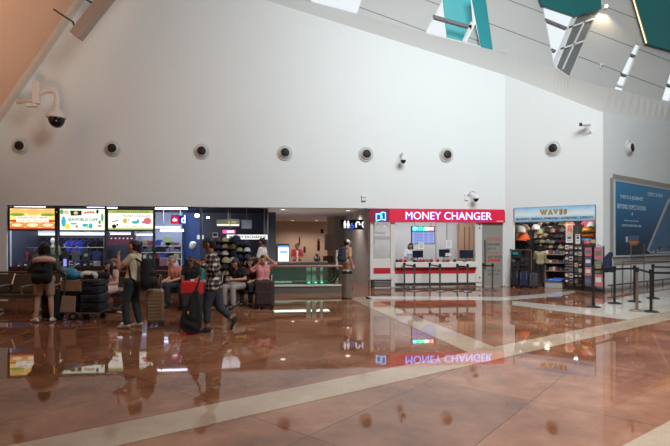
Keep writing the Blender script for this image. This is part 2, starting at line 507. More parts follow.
t = thing('wall_spotlight', 'small warm spotlight lit beside the louvred window', 'light', p)
MB().cyl((0, 0, 0), (0, -0.16, 0.02), 0.05).build('housing', M_white, t, smooth=True)
MB().ell((0, -0.2, 0.02), (0.07, 0.06, 0.07)).build('lens', glow('spot_glow', (255, 220, 180), 3.0), t, smooth=True)
p = cp(600.5, 66, CY)
t = thing('wall_sensor', 'small white sensor fixed to the grey upper wall', 'sensor', p)
MB().box((0, -0.04, 0), (0.09, 0.08, 0.2)).build('housing', M_white, t, bevel=0.02)
MB().ell((0, -0.09, -0.04), (0.03, 0.03, 0.03)).build('lens', M_dark, t, smooth=True)
# daylit teal structure outside: see fins above; pale outer roof seen through the panes
# left sloping ceiling
a = on_y(85, 0, 0); b = on_y(0, 123, 0)
dd = (a-b).normalized()
hi = a + dd*3.4; lo = b - dd*3.5
hn = V((-dd.z, 0, dd.x))*0.25
y1 = -24
o = MB().prism([hi+hn*0.5, lo+hn*0.5, lo+hn*1.5, hi+hn*1.5], (0, y1, 0)).build('ceiling', M_peach); struct(o, 'peach sloping ceiling on the left', 'ceiling')
o = MB().prism([hi, lo, lo+hn*0.5, hi+hn*0.5], (0, -0.26, 0)).build('trim_21', M_greytrim); struct(o, 'grey edge trim where the sloping ceiling meets the wall', 'trim')
# enclosing walls behind the viewpoint; flat roof added to block the sky's light
M_far = mat('hall_far_wall', (150, 145, 138), 0.7)
struct(MB().span((-18.3, -27, 0), (-18, 0, 13)).build('wall_left', M_far), 'far side wall')
struct(MB().span((-18, -27.3, 0), (24, -27, 13)).build('wall_front', M_far), 'wall behind')
struct(MB().span((23, -27, 0), (23.3, 4, 9)).build('wall_side', M_far), 'far side wall')
struct(MB().span((-6, -27, 13.6), (24, -1.2, 13.9)).build('ceiling_sky_block', M_far), 'unseen flat roof added to keep out sky light', 'ceiling')
# ------------------------------------------------------------------ interiors behind the main wall
M_in = mat('shop_dark_wall', (58, 62, 76), 0.6)
M_inblue = mat('shop_blue_wall', (48, 92, 160), 0.5)
M_inpale = mat('shop_pale_wall', (176, 184, 204), 0.5)
M_ceil = mat('corridor_ceiling', (206, 204, 202), 0.7)
M_dceil = mat('shop_dark_ceiling', (52, 54, 74), 0.6)
M_corr = mat('corridor_beige_wall', (186, 158, 136), 0.6, var=0.04, vscale=0.8)
M_corrg = mat('corridor_grey_wall', (150, 142, 138), 0.6)
xs1 = on_y(264, 240, 0).x          # right end of the shops
X365 = on_y(369, 240, 0).x
YB = 3.6
struct(MB().span((X_L-0.4, YB, 0), (on_y(135, 240, YB).x, YB+0.2, 3.1)).build('wall_shop', M_in), 'dark rear wall of the clothing shop')
struct(MB().span((on_y(135, 240, YB).x, YB, 0), (on_y(183, 240, YB).x, YB+0.2, 3.1)).build('wall_shop.001', M_inpale), 'pale rear wall of the gadget shop')
struct(MB().span((on_y(183, 240, YB).x, YB, 0), (on_y(203, 240, YB).x, YB+0.2, 3.1)).build('wall_shop.002', M_inblue), 'blue rear wall of the gadget shop')
struct(MB().span((on_y(203, 240, YB).x, YB, 0), (xs1+0.4, YB+0.2, 3.1)).build('wall_shop.003', M_in), 'dark rear wall behind the cap stands')
struct(MB().span((X_L-0.4, 0.3, 0), (X_L-0.2, YB, 3.1)).build('wall_shop.004', M_in), 'side wall of the clothing shop')
struct(MB().span((xs1-0.05, 1.0, 0), (xs1+0.1, YB, 3.1)).build('wall_shop.005', M_in), 'dark blue wall at the right end of the shops')
struct(MB().span((X_L-0.4, 0.25, 2.86), (xs1, YB, 3.1)).build('ceiling_shop', M_dceil), 'dark ceiling of the shops', 'ceiling')
# corridor
YC = 12.4
pc0 = xs1+0.1
struct(MB().span((pc0-2.5, 0.28, 2.90), (X365+0.3, YC+0.2, 3.1)).build('ceiling_corridor', M_ceil), 'grey corridor ceiling', 'ceiling')
xe = on_y(335, 240, 6.5).x
struct(MB().span((pc0-2.5, YC, 0), (xe+0.6, YC+0.2, 3.0)).build('wall_corridor', M_corr), 'beige rear wall of the corridor')
struct(MB().span((xe, 6.5, 0), (X365+0.4, 6.7, 2.9)).build('wall_corridor.001', M_corrg), 'grey wall beside the toilets passage')
struct(MB().span((X365+0.02, 0.3, 0), (X365+0.2, 6.6, 2.9)).build('wall_corridor.002', M_corrg), 'side wall of the corridor')
xc = on_y(318, 240, YC).x
struct(MB().span((xc, 6.9, 0), (xe+0.2, 7.0, 2.9)).build('wall_corridor.003', M_corr), 'beige wall with the framed notice')

def downlight(px, py, lab, z=2.90, e=6):
    p = CAM + ray(px, py) * ((z-CAM.z)/ray(px, py).z)
    t = thing('ceiling_downlight', lab, 'light', (p.x, p.y, z), group='recessed lights in the corridor ceiling')
    MB().lathe([(0.13, 0.0), (0.15, -0.012), (0.11, -0.02), (0.10, 0.0)]).build('rim', M_white, t, smooth=True)
    MB().cyl((0, 0, -0.004), (0, 0, -0.012), 0.1).build('diffuser', glow('downlight_glow', (255, 246, 232), e), t)
for px, py, lab in ((283, 209.3, 'round recessed ceiling light nearest above the escalator'), (348, 210.3, 'round recessed ceiling light above the toilets sign'),
                    (273, 224, 'round recessed ceiling light above the vending machine, at the left'), (293, 220.3, 'round recessed ceiling light in the middle of the corridor ceiling'),
                    (316.5, 220.3, 'round recessed ceiling light near the framed notice')):
    downlight(px, py, lab)

# toilets sign
def hanging_sign():
    A = on_y(340.5, 219.5, 1.2); B = on_y(366.5, 229.5, 1.2)
    w = B.x-A.x; h = A.z-B.z; c = ((A.x+B.x)/2, 1.2, (A.z+B.z)/2)
    t = thing('toilets_sign', 'black hanging sign with white toilet pictograms', 'sign', c)
    MB().box((0, 0.06, 0), (w, 0.1, h)).build('housing', M_black, t, bevel=0.008)
    wh = glow('pictogram_white', (240, 242, 250), 1.3); bl = glow('pictogram_blue', (60, 110, 255), 1.4)
    def fig(x, skirt, m):
        q = MB(); q.cyl((x, 0.008, h*0.30), (x, -0.004, h*0.30), h*0.09)
        if skirt: q.prism([(x-0.03, 0.008, h*0.2), (x+0.03, 0.008, h*0.2), (x+0.07, 0.008, -h*0.12), (x-0.07, 0.008, -h*0.12)], (0, -0.012, 0))
        else: q.box((x, 0.002, h*0.04), (0.1, 0.012, h*0.32))
        q.box((x-0.024, 0.002, -h*0.24), (0.03, 0.012, h*0.26)); q.box((x+0.024, 0.002, -h*0.24), (0.03, 0.012, h*0.26))
        q.build('pictogram', m, t)
    fig(-w*0.33, False, wh); fig(-w*0.20, True, wh)
    q = MB(); q.cyl((-w*0.06, 0.008, h*0.1), (-w*0.06, -0.004, h*0.1), h*0.07)
    q.box((-w*0.06, 0.002, -h*0.08), (0.035, 0.012, h*0.25)); q.tube([(-w*0.06+0.07*cos(a), 0.0, -h*0.2+0.07*sin(a)) for a in [i*0.5 for i in range(-6, 3)]], 0.012)
    q.build('pictogram', bl, t)
    q = MB(); q.tube([(w*0.10, 0, -h*0.3), (w*0.10, 0, h*0.1), (w*0.14, 0, h*0.25), (w*0.21, 0, h*0.25), (w*0.24, 0, h*0.05)], 0.03)
    q.prism([(w*0.18, 0.005, h*0.05), (w*0.30, 0.005, h*0.05), (w*0.24, 0.005, -h*0.1)], (0, -0.01, 0)); q.build('arrow', wh, t)
    q = MB(); q.tube([(w*0.41+h*0.2*cos(a), 0, h*0.3*sin(a)) for a in [1.9+i*0.35 for i in range(8)]], 0.028); q.build('pictogram', wh, t)
    MB().cyl((w*0.05, 0.06, h/2), (w*0.05, 0.06, 2.9-c[2]), 0.025).build('hanger', M_white, t)
hanging_sign()

# ------------------------------------------------------------------ left shop front: glazing, mullions, parapet
t = thing('shop_window', 'tall glass shop front framed in dark grey metal', 'window', (0, 0.12, 0)); t['kind'] = 'structure'
y0 = 0.12
def X(px, y): return on_y(px, 240, y).x
mul = [8.2, 56.5, 105.8, 154, 201]
for a, b in zip(mul, mul[1:]):
    MB().span((X(a, y0)+0.03, 0, 0.82), (X(b, y0)-0.03, 0.012, LINTEL)).build('pane', M_shopglass, t)
M_mul = mat('dark_mullion', (62, 64, 72), 0.4)
for a in mul:
    MB().span((X(a, y0)-0.035, -0.03, 0), (X(a, y0)+0.035, 0.05, LINTEL)).build('mullion', M_mul if a < 190 else M_steel, t)
MB().span((X(8, y0), -0.02, 0.72), (X(201, y0), 0.1, 0.82)).build('sill', M_darkwood, t)
MB().span((X(8, y0), 0, 0.06), (X(201, y0), 0.05, 0.72)).build('lower_panel', mat('dark_brown_panel', (52, 38, 34), 0.5), t)
MB().span((X(8, y0), -0.02, LINTEL-0.03), (X(201, y0), 0.06, LINTEL+0.0)).build('head_rail', M_mul, t)

# fluorescent tubes
def tube_light(a, b, y, lab, d=0.05, e=9):
    A = on_y(*a, y); B = on_y(*b, y); c = (A+B)/2
    t = thing('fluorescent_light', lab, 'light', c)
    L = (B-A).length
    MB().box((0, 0.0, d*0.9), (L, 0.1, d*0.8)).build('housing', M_white, t)
    for s in (-1, 1): MB().cyl((s*L*0.35, 0, d*1.2), (s*L*0.35, 0, max(d*1.3, 2.85-c.z)), 0.008).build('hanger', M_steel, t)
    MB().cyl((-L/2+0.02, 0, 0), (L/2-0.02, 0, 0), d*0.55).build('tube', glow('tube_glow_%d' % e, (226, 226, 255), e), t, smooth=True)
tube_light((14, 206.8), (46, 206.8), 0.3, 'white strip light above the burger sign')
tube_light((86.5, 207.6), (117.5, 207.6), 0.3, 'white strip light above the cafe sign, the middle one')
tube_light((154.5, 208.8), (188, 208.4), 0.3, 'white strip light at the ceiling above the red and blue logo sign')
tube_light((160, 230.6), (184, 230.8), 1.6, 'white strip light over the gadget shelves', 0.06, 7)
tube_light((155, 227.5), (182, 227.5), 3.2, 'fainter strip light high on the gadget shop wall', 0.05, 4)
tube_light((9, 234), (26, 234), 2.6, 'shelf light under the burger sign, left of the pair', 0.10, 2)
tube_light((32, 234), (55, 234), 2.6, 'shelf light under the burger sign, right of the pair', 0.10, 2)
tube_light((60, 234.3), (105, 233.6), 2.6, 'long shelf light under the cafe sign', 0.10, 2)
tube_light((110, 233.9), (131, 233.9), 2.2, 'shelf light above the maroon canopy', 0.06, 3)
tube_light((136, 234.8), (153, 234.8), 2.4, 'shelf light beneath the currency sign', 0.05, 3)

# ------------------------------------------------------------------ backlit advertising boxes
def lightbox(pa, pb, label, y=0.02, e=1.25, base=(255, 250, 225)):
    A = on_y(pa[0], pa[1], y); B = on_y(pb[0], pb[1], y)
    w = B.x-A.x; h = A.z-B.z
    t = thing('backlit_sign', label, 'sign', ((A.x+B.x)/2, y, (A.z+B.z)/2))
    f = MB(); q = 0.05
    f.box((0, 0.02, h/2+q/2), (w+2*q, 0.1, q)); f.box((0, 0.02, -h/2-q/2), (w+2*q, 0.1, q))
    f.box((-w/2-q/2, 0.02, 0), (q, 0.1, h)); f.box((w/2+q/2, 0.02, 0), (q, 0.1, h)); f.box((0, 0.055, 0), (w, 0.03, h))
    f.build('frame', M_black, t)
    MB().box((0, 0.02, 0), (w, 0.04, h)).build('light_panel', glow('lightbox_%s' % str(base), base, e), t)
    return t, w, h
def printed(t, name, shapes):
    """flat coloured print on a sign: (colour, list of outlines in x,z)"""
    mb = MB(); ms = []
    for i, (c, e, polys) in enumerate(shapes):
        ms.append(glow('print_%d_%d_%d_%g' % (c[0], c[1], c[2], e), c, e)); mb.m(i)
        for pl in polys: mb.prism([(x, -0.001-0.0006*i, z) for x, z in pl], (0, -0.0015, 0))
    return mb.build(name, ms, t)
def disc(x, z, rx, rz, n=14, a0=0, a1=2*pi):
    return [(x+rx*cos(a0+(a1-a0)*i/n), z+rz*sin(a0+(a1-a0)*i/n)) for i in range(n if a1-a0 > 6.2 else n+1)]
M_ink = mat('sign_ink_black', (16, 16, 24), 0.6)
M_inkred = mat('sign_ink_red', (150, 24, 20), 0.6)
# burger sign
t, w, h = lightbox((10, 208.4), (55, 229.2), 'backlit menu sign with burger pictures, leftmost of three', base=(255, 222, 140))
sh = [((250, 170, 90), 0.9, [disc(x, -h*0.30, w*0.2, h*0.16) for x in (-w*0.33, 0, w*0.33)]),
      ((255, 205, 120), 1.0, [disc(x, h*0.34, w*0.19, h*0.15) for x in (-w*0.34, 0.02, w*0.36)]),
      ((150, 190, 60), 0.8, [disc(x, h*0.20, w*0.17, h*0.07) for x in (-w*0.34, w*0.34)] + [disc(-w*0.36, -h*0.12, w*0.1, h*0.05)]),
      ((235, 90, 50), 0.8, [disc(x, -h*0.10, w*0.13, h*0.06) for x in (-w*0.40, w*0.40, w*0.24)] + [[(-w/2, -h/2), (w/2, -h/2), (w/2, -h*0.44), (-w/2, -h*0.41)]]),
      ((255, 232, 190), 1.1, [disc(0, -h*0.30, w*0.13, h*0.10), disc(-w*0.34, -h*0.30, w*0.12, h*0.08), disc(w*0.34, -h*0.30, w*0.12, h*0.08)]),
      ((255, 252, 240), 1.2, [[(-w*0.36, h*0.12), (w*0.36, h*0.12), (w*0.36, -h*0.16), (-w*0.36, -h*0.16)]])]
printed(t, 'picture_print', sh)
text('BURGERS  PIZZA  WRAPS', 'lettering', M_ink, t, (0, -0.006, h*0.055), w*0.66, h*0.09, 0.004)
text('FISH & CHIPS  SANDWICHES', 'lettering', mat('sign_ink_blue', (30, 40, 120), 0.6), t, (0, -0.006, -h*0.095), w*0.66, h*0.055, 0.004)
# cafe sign
t, w, h = lightbox((60, 208.8), (105, 230.2), 'backlit cafe sign with sea creatures print, middle of three', base=(240, 255, 235))
sh = [((50, 60, 50), 0.5, [[(-w*0.28, h*0.42), (-w*0.02, h*0.42), (-w*0.02, h*0.20), (-w*0.26, h*0.18)], disc(w*0.33, h*0.38, w*0.03, h*0.1)]),
      ((240, 220, 160), 0.9, [disc(-w*0.15, h*0.31, w*0.05, h*0.08), disc(-w*0.36, h*0.34, w*0.06, h*0.09)]),
      ((240, 130, 90), 0.9, [disc(w*x, h*(0.30+0.05*sin(9*x)), w*0.03, h*0.06) for x in (0.06, 0.12, 0.18, 0.24)] + [disc(-w*0.13, -h*0.33, w*0.03, h*0.07), disc(w*0.38, -h*0.3, w*0.05, h*0.05)]),
      ((70, 190, 220), 0.9, [disc(w*0.06, -h*0.27, w*0.07, h*0.08), disc(w*0.18, -h*0.30, w*0.045, h*0.13), disc(-w*0.42, -h*0.10, w*0.05, h*0.25), disc(-w*0.2, -h*0.2, w*0.08, h*0.04)]),
      ((250, 225, 60), 1.1, [disc(-w*0.34, -h*0.33, w*0.06, h*0.13), disc(w*0.11, -h*0.37, w*0.03, h*0.08)]),
      ((120, 190, 110), 0.8, [disc(w*0.44, h*0.1, w*0.03, h*0.2), disc(w*0.38, -h*0.12, w*0.03, h*0.1), disc(-w*0.46, h*0.36, w*0.04, h*0.12)])]
printed(t, 'picture_print', sh)
text('SEAWORLD CAFE', 'lettering', mat('sign_ink_teal', (24, 60, 90), 0.6), t, (w*0.01, -0.006, 0.0), w*0.66, h*0.15, 0.004, bold=0.01)
# currency sign
t, w, h = lightbox((108.3, 210), (153.2, 229.8), 'backlit money changer sign with currency drawings, rightmost of three', base=(250, 252, 236))
sh = [((190, 205, 120), 0.9, [[(-w/2, h/2), (w/2, h/2), (w/2, h*0.34), (-w/2, h*0.34)], [(-w/2, -h/2), (w/2, -h/2), (w/2, -h*0.42), (-w/2, -h*0.42)]]),
      ((25, 30, 30), 0.3, [disc(-w*0.37, -h*0.33, w*0.05, h*0.10), [(-w*0.42, -h*0.12), (-w*0.28, -h*0.05), (-w*0.28, 0), (-w*0.42, -h*0.08)], disc(-w*0.30, -h*0.25, w*0.025, h*0.05)]),
      ((215, 190, 90), 1.0, [disc(-w*0.13, -h*0.05, w*0.05, h*0.13), disc(-w*0.05, 0, w*0.02, h*0.05)]),
      ((90, 190, 200), 0.9, [disc(w*0.10, -h*0.12, w*0.09, h*0.08), disc(w*0.16, -h*0.04, w*0.03, h*0.08)]),
      ((235, 120, 130), 0.9, [disc(w*0.37, -h*0.05, w*0.09, h*0.17), disc(w*0.28, -h*0.12, w*0.04, h*0.06)])]
printed(t, 'picture_print', sh)
text('MONEY CHANGER', 'lettering', M_ink, t, (w*0.13, -0.006, h*0.20), w*0.62, h*0.10, 0.004)
text('CURRENCY EXCHANGE', 'lettering', mat('sign_ink_green', (60, 80, 30), 0.6), t, (0, -0.006, h*0.42), w*0.8, h*0.08, 0.004)
text('WE BUY AND SELL', 'lettering', M_ink, t, (w*0.05, -0.006, -h*0.33), w*0.5, h*0.06, 0.004)

# red and blue logo sign
A = on_y(171, 215.3, 0.9); B = on_y(187, 223.8, 0.9)
w = B.x-A.x; h = A.z-B.z
t = thing('logo_sign', 'small lit sign with red square and blue letter', 'sign', ((A.x+B.x)/2, 0.9, (A.z+B.z)/2))
MB().box((0, 0.03, 0), (w, 0.06, h)).build('housing', mat('logo_blue', (38, 40, 150), 0.4, emit=(38, 40, 150), es=0.5), t)
MB().box((-w*0.24, -0.004, -h*0.05), (w*0.45, 0.012, h*0.85)).build('red_panel', glow('logo_red_glow', (225, 25, 40), 1.3), t)
text('da', 'lettering', glow('logo_white_glow', (255, 240, 245), 2.0), t, (-w*0.25, -0.012, 0), w*0.30, h*0.42, bold=0.02)
text('d', 'lettering', glow('logo_cyan_glow', (170, 225, 255), 3.0), t, (w*0.27, -0.006, h*0.05), w*0.28, h*0.95, bold=0.03)
MB().cyl((-w*0.45, 0.03, h/2), (-w*0.45, 0.03, 2.86-t.location.z), 0.012).build('hanger', M_steel, t)

# white money exchange lightbox, pink sign and menu screen over the cap stands
A = on_y(226.8, 234.6, 0.5); B = on_y(267.5, 239.4, 0.5); w = B.x-A.x; h = A.z-B.z
t = thing('exchange_sign', 'long white lit sign reading money exchange', 'sign', ((A.x+B.x)/2, 0.5, (A.z+B.z)/2))
MB().box((0, 0.03, 0), (w, 0.08, h)).build('light_box', glow('white_box_glow', (240, 242, 240), 1.2), t)
text('MONEY EXCHANGE', 'lettering', M_ink, t, (0.02, -0.014, 0), w*0.9, h*0.55, 0.006, bold=0.02)
for s in (-1, 1): MB().cyl((s*w*0.42, 0.03, h/2), (s*w*0.42, 0.03, 2.85-t.location.z), 0.01).build('hanger', M_steel, t)
A = on_y(222.8, 230, 0.9); B = on_y(235, 233.3, 0.9); w = B.x-A.x; h = A.z-B.z
t = thing('neon_sign', 'small glowing pink and white sign', 'sign', ((A.x+B.x)/2, 0.9, (A.z+B.z)/2))
MB().box((0, 0.03, 0), (w, 0.06, h)).build('pink_box', glow('pink_glow', (255, 70, 140), 2.2), t)
MB().box((w*0.12, -0.004, 0), (w*0.55, 0.012, h*0.55)).build('white_bar', glow('pink_white', (255, 225, 235), 3), t)
A = on_y(216, 219, 0.6); B = on_y(240, 227, 0.6); w = B.x-A.x; h = A.z-B.z
t = thing('menu_screen', 'wide screen with food pictures hung from the ceiling', 'screen', ((A.x+B.x)/2, 0.6, (A.z+B.z)/2))
MB().box((0, 0.04, 0), (w, 0.08, h)).build('bezel', M_black, t, bevel=0.01)
MB().box((0, -0.002, 0), (w*0.96, 0.006, h*0.86)).build('display', glow('menu_glow', (120, 118, 96), 0.7), t)
printed(t, 'picture_print', [((245, 240, 225), 1.2, [[(-w*0.46, -h*0.36), (w*0.46, -h*0.36), (w*0.46, -h*0.14), (-w*0.46, -h*0.14)]]),
                               ((190, 170, 110), 0.8, [disc(w*0.05, h*0.08, w*0.06, h*0.2), disc(w*0.25, h*0.1, w*0.12, h*0.15)])]).location.y = -0.006
MB().cyl((0, 0.04, h/2), (0, 0.04, 2.86-t.location.z), 0.012).build('hanger', M_steel, t)
A = on_y(241, 219.5, 0.7); B = on_y(252, 229, 0.7); w = B.x-A.x; h = A.z-B.z
t = thing('ceiling_screen', 'dim grey screen hanging beside the food menu screen', 'screen', ((A.x+B.x)/2, 0.7, (A.z+B.z)/2))
MB().box((0, 0.03, 0), (w, 0.06, h)).build('bezel', M_dark, t); MB().box((0, -0.002, 0), (w*0.94, 0.006, h*0.92)).build('display', mat('dim_screen', (120, 126, 140), 0.3), t)
MB().cyl((0, 0.03, h/2), (0, 0.03, 2.86-t.location.z), 0.012).build('hanger', M_steel, t)

# ------------------------------------------------------------------ merchandise helpers
def shirt_mesh(w=0.5, h=0.66):
    mb = MB()
    o = [(-0.10, 0), (-0.5*w, -0.05), (-0.74*w, -0.24), (-0.58*w, -0.31), (-0.46*w, -0.20), (-0.46*w, -h), (0.46*w, -h), (0.46*w, -0.20), (0.58*w, -0.31), (0.74*w, -0.24), (0.5*w, -0.05), (0.10, 0), (0.05, -0.06), (-0.05, -0.06)]
    mb.prism([(x, 0.045, z) for x, z in o], (0, -0.09, 0))
    return mb
def hanger_mesh():
    return MB().tube([(-0.18, 0, -0.05), (0, 0, 0.03), (0.18, 0, -0.05)], 0.01, 6).tube([(0, 0, 0.03), (0, 0, 0.10), (0.03, 0, 0.13), (0.05, 0, 0.10)], 0.007, 6)
cloth_cols = {'black': (24, 24, 28), 'navy': (30, 36, 70), 'dark grey': (58, 58, 64), 'red': (150, 40, 44), 'white': (200, 200, 200), 'olive': (92, 96, 62), 'purple': (84, 70, 150), 'maroon': (84, 34, 44), 'orange': (226, 100, 52), 'beige': (176, 152, 124), 'blue': (60, 76, 190), 'grey': (120, 118, 116), 'khaki': (150, 140, 104), 'pink': (214, 120, 140), 'green': (70, 140, 96), 'teal': (30, 130, 140)}
def cloth(c): return mat('cloth_' + c.replace(' ', '_'), cloth_cols[c], 0.85, var=0.15, vscale=20)
_shirt = shirt_mesh().build('hanging_shirt', cloth('black'), bevel=0.012)
_hang = hanger_mesh().build('hanger', M_steel, _shirt)

_shirt_mesh = {}
def shirt(loc, c, label, rz=0.0, group=None, s=1.0, print_=None):
    o = dup(_shirt, loc, rz, label, group)
    if c not in _shirt_mesh:
        _shirt_mesh[c] = o.data.copy(); _shirt_mesh[c].materials[0] = cloth(c)
    o.data = _shirt_mesh[c]
    o['category'] = 'shirt'; o.scale = (s, s, s)
    if print_:
        MB().box((0, -0.05, -0.25), (0.2, 0.01, 0.16)).build('chest_print', cloth(print_), o)
    return o
def cap_parts():
    d = MB().ell((0, 0, 0), (0.095, 0.10, 0.11), 14, 5, z0=0.0, z1=0.999)
    b = MB(); pts = []
    for i in range(9):
        a = pi + pi*i/8; pts.append((0.08*cos(a), -0.06+0.12*sin(a)))
    b.add([(x, y, 0.012-0.02*abs(x)/0.08) for x, y in pts]+[(x, y, 0.0-0.02*abs(x)/0.08) for x, y in pts],
          [tuple(range(9)), tuple(range(17, 8, -1))]+[(i, (i+1) % 9, 9+(i+1) % 9, 9+i) for i in range(9)])
    return d, b
_cd, _cb = cap_parts()
_cap = _cd.build('baseball_cap', cloth('dark grey'), smooth=True); _capb = _cb.build('brim', cloth('dark grey'), _cap)
_cap_mesh = {}
def cap_(loc, c, label, rz=0.0, group=None, s=1.2):
    o = dup(_cap, loc, rz)
    o['label'] = label; o['category'] = 'cap'; o.scale = (s, s, s)
    if group: o['group'] = group
    if c not in _cap_mesh:
        a = _cap.data.copy(); a.materials[0] = cloth(c); b_ = _capb.data.copy(); b_.materials[0] = cloth(c); _cap_mesh[c] = (a, b_)
    o.data = _cap_mesh[c][0]
    for q in o.children: q.data = _cap_mesh[c][1]
    return o

# clothes rails of the first shop
def rail(x0, x1, y, z, lab):
    t = thing('clothes_rail', lab, 'rail', ((x0+x1)/2, y, 0))
    L = x1-x0
    MB().cyl((-L/2, 0, z), (L/2, 0, z), 0.016).build('bar', M_steel, t)
    for s in (-1, 1):
        MB().cyl((s*L/2, 0, 0), (s*L/2, 0, z), 0.02).build('post', M_steel, t)
yA, yB2 = 1.7, 2.8
za = on_y(50, 238.5, yB2).z; zb = on_y(50, 249, yA).z
rail(X(9, yB2)+0.05, X(104, yB2), yB2, za+0.05, 'upper steel clothes rail at the back of the clothing shop')
rail(X(11, yA)+0.05, X(104, yA), yA, zb+0.05, 'lower steel clothes rail nearer the shop window')
row1 = ['black', 'dark grey', 'black', 'navy', 'black', 'dark grey', 'navy', 'black', 'dark grey', 'black', 'blue', 'purple', 'blue', 'navy', 'black', 'black']
row2 = ['white', 'red', 'black', 'dark grey', 'maroon', 'black', 'dark grey', 'black', 'navy', 'grey', 'black', 'navy', 'grey', 'dark grey', 'white', 'black']
for i, c in enumerate(row1):
    px = 11+i*6.0
    shirt((X(px, yB2), yB2, za-0.07), c, '%s shirt on the upper clothes rail, %s from the left' % (c, ORD[i]), rnd.uniform(0.95, 1.15), 'shirts on the upper clothes rail', rnd.uniform(0.78, 0.88), 'white' if i in (9, 11, 13) else None)
for i, c in enumerate(row2[:9]):
    px = 13.5+i*10.4
    shirt((X(px, yA), yA, zb-0.07), c, '%s shirt on the lower clothes rail, %s from the left' % (c, ORD[i]), rnd.uniform(-0.08, 0.08), 'shirts on the lower clothes rail', rnd.uniform(0.55, 0.62), 'grey' if i in (3, 7, 11) else None)

# mannequin with olive shirt
p = on_y(53, 243, 1.36)
t = thing('mannequin', 'headed mannequin in an olive shirt behind the shop window', 'mannequin', (p.x, 1.36, 0))
M_mann = mat('mannequin_grey', (170, 166, 160), 0.5)
mb = MB(); mb.cap((-0.11, 0, 1.15), (-0.12, 0, 1.42), 0.12, 0.10).cap((0.11, 0, 1.15), (0.12, 0, 1.42), 0.12, 0.10).cap((-0.19, 0, 1.46), (-0.25, 0, 1.2), 0.06, 0.05).cap((0.19, 0, 1.46), (0.25, 0, 1.2), 0.06, 0.05).cap((-0.1, 0, 1.0), (0.1, 0, 1.0), 0.12, 0.12)
remesh(mb, 'shirt', cloth('olive'), t, 0.02)
mb = MB(); mb.cap((0, 0, 1.46), (0, 0, 1.58), 0.05, 0.05).cap((0, -0.01, 1.64), (0, 0, 1.70), 0.075, 0.09)
remesh(mb, 'head', M_mann, t, 0.014)
MB().cyl((0, 0, 0.02), (0, 0, 1.0), 0.025).build('pole', M_steel, t); MB().cyl((0, 0, 0), (0, 0, 0.02), 0.18).build('base', M_steel, t)

# goods on a counter inside the window
M_scr = glow('blue_white_display', (170, 165, 255), 1.1)
def small_box(px0, py0, px1, py1, y, m, name, lab, cat, d=0.12, group=None, detail=None):
    A = on_y(px0, py0, y); B = on_y(px1, py1, y); w = B.x-A.x; h = A.z-B.z
    o = MB().box((0, 0, 0), (w, d, h)).build(name, m, None, ((A.x+B.x)/2, y, (A.z+B.z)/2), bevel=min(w, h)*0.06)
    tag(o, lab, cat, group)
    if detail: MB().box((0, -d/2-0.003, h*0.1), (w*0.7, 0.006, h*0.5)).build('label_panel', detail, o)
    return o
# display counter inside window
ctr = thing('display_counter', 'long low counter running behind the shop windows', 'counter', ((X(15, 0.8)+X(200, 0.8))/2, 0.75, 0))
cw = X(200, 0.8)-X(15, 0.8)
ZC = on_y(80, 267, 0.75).z
MB().box((0, 0, ZC-0.02), (cw, 0.7, 0.04)).build('worktop', mat('counter_dark_top', (70, 64, 62), 0.3), ctr)
MB().box((0, 0.02, (ZC-0.04)/2), (cw-0.1, 0.6, ZC-0.04)).build('body', mat('counter_dark_body', (50, 42, 42), 0.5), ctr)
def on_counter(px, w, h, m, name, lab, cat, d=0.15, y=0.6, detail=None, group=None):
    x = on_y(px, 262, y).x
    o = MB().box((0, 0, h/2), (w, d, h)).build(name, m, None, (x, y, ZC), bevel=0.01); tag(o, lab, cat, group)
    if detail: MB().box((0, -d/2-0.003, h*0.5), (w*0.8, 0.006, h*0.75)).build('display', detail, o)
    return o
on_counter(66, 0.13, 0.33, M_dark, 'display_stand', 'glowing violet display stand behind the shop window', 'stand', detail=M_scr)
on_counter(47, 0.3, 0.2, mat('maroon_box', (86, 40, 48), 0.6), 'gift_box', 'maroon box on the shop counter under the mannequin', 'box')
on_counter(97, 0.18, 0.2, mat('white_bag', (200, 196, 200), 0.6), 'gift_bag', 'white gift bag on the shop counter near the seated girl', 'bag')
on_counter(113, 0.28, 0.26, mat('tan_box', (196, 160, 140), 0.6), 'gift_box', 'pale pinkish box on the counter, beside the seated girl', 'box', detail=mat('box_label_white', (220, 200, 190), 0.6))
on_counter(156, 0.26, 0.3, M_dark, 'laptop_screen', 'dark grey screen on the counter beside the standing woman', 'screen')
on_counter(164, 0.3, 0.32, mat('poster_white', (205, 205, 220), 0.5), 'display_card', 'white and pink display card on the gadget counter', 'card', 0.04, detail=mat('poster_pink', (205, 140, 160), 0.5))
on_counter(190, 0.34, 0.26, mat('navy_box', (26, 30, 52), 0.5), 'gadget_box', 'navy box on the counter before the blue wall', 'box')
on_counter(199, 0.30, 0.26, mat('olive_box', (72, 70, 60), 0.5), 'gadget_box', 'olive grey box beside the navy box', 'box')
stk = ['dark grey', 'maroon', 'black', 'navy', 'grey', 'black', 'purple', 'dark grey', 'beige', 'black', 'navy', 'maroon', 'dark grey', 'grey']
for i, c in enumerate(stk):
    px = 13+i*6.6
    if 44 < px < 51 or 63 < px < 69 or px > 95: px = px+3.2 if px < 95 else 70+(px-95)*1.1+3
    x = on_y(px, 262, 0.95).x; hh = rnd.uniform(0.08, 0.24)
    o = MB().box((0, 0, hh/2), (0.17, 0.18, hh)).build('folded_clothes', cloth(c), None, (x, 0.98, ZC), bevel=0.02); tag(o, '%s pile of folded clothes on the shop counter, %s in the row' % (c, ORD[i]), 'clothes', 'folded clothes on the shop counter')
    MB().box((0, -0.091, hh*0.5), (0.08, 0.006, 0.03)).build('label_tag', M_white, o)
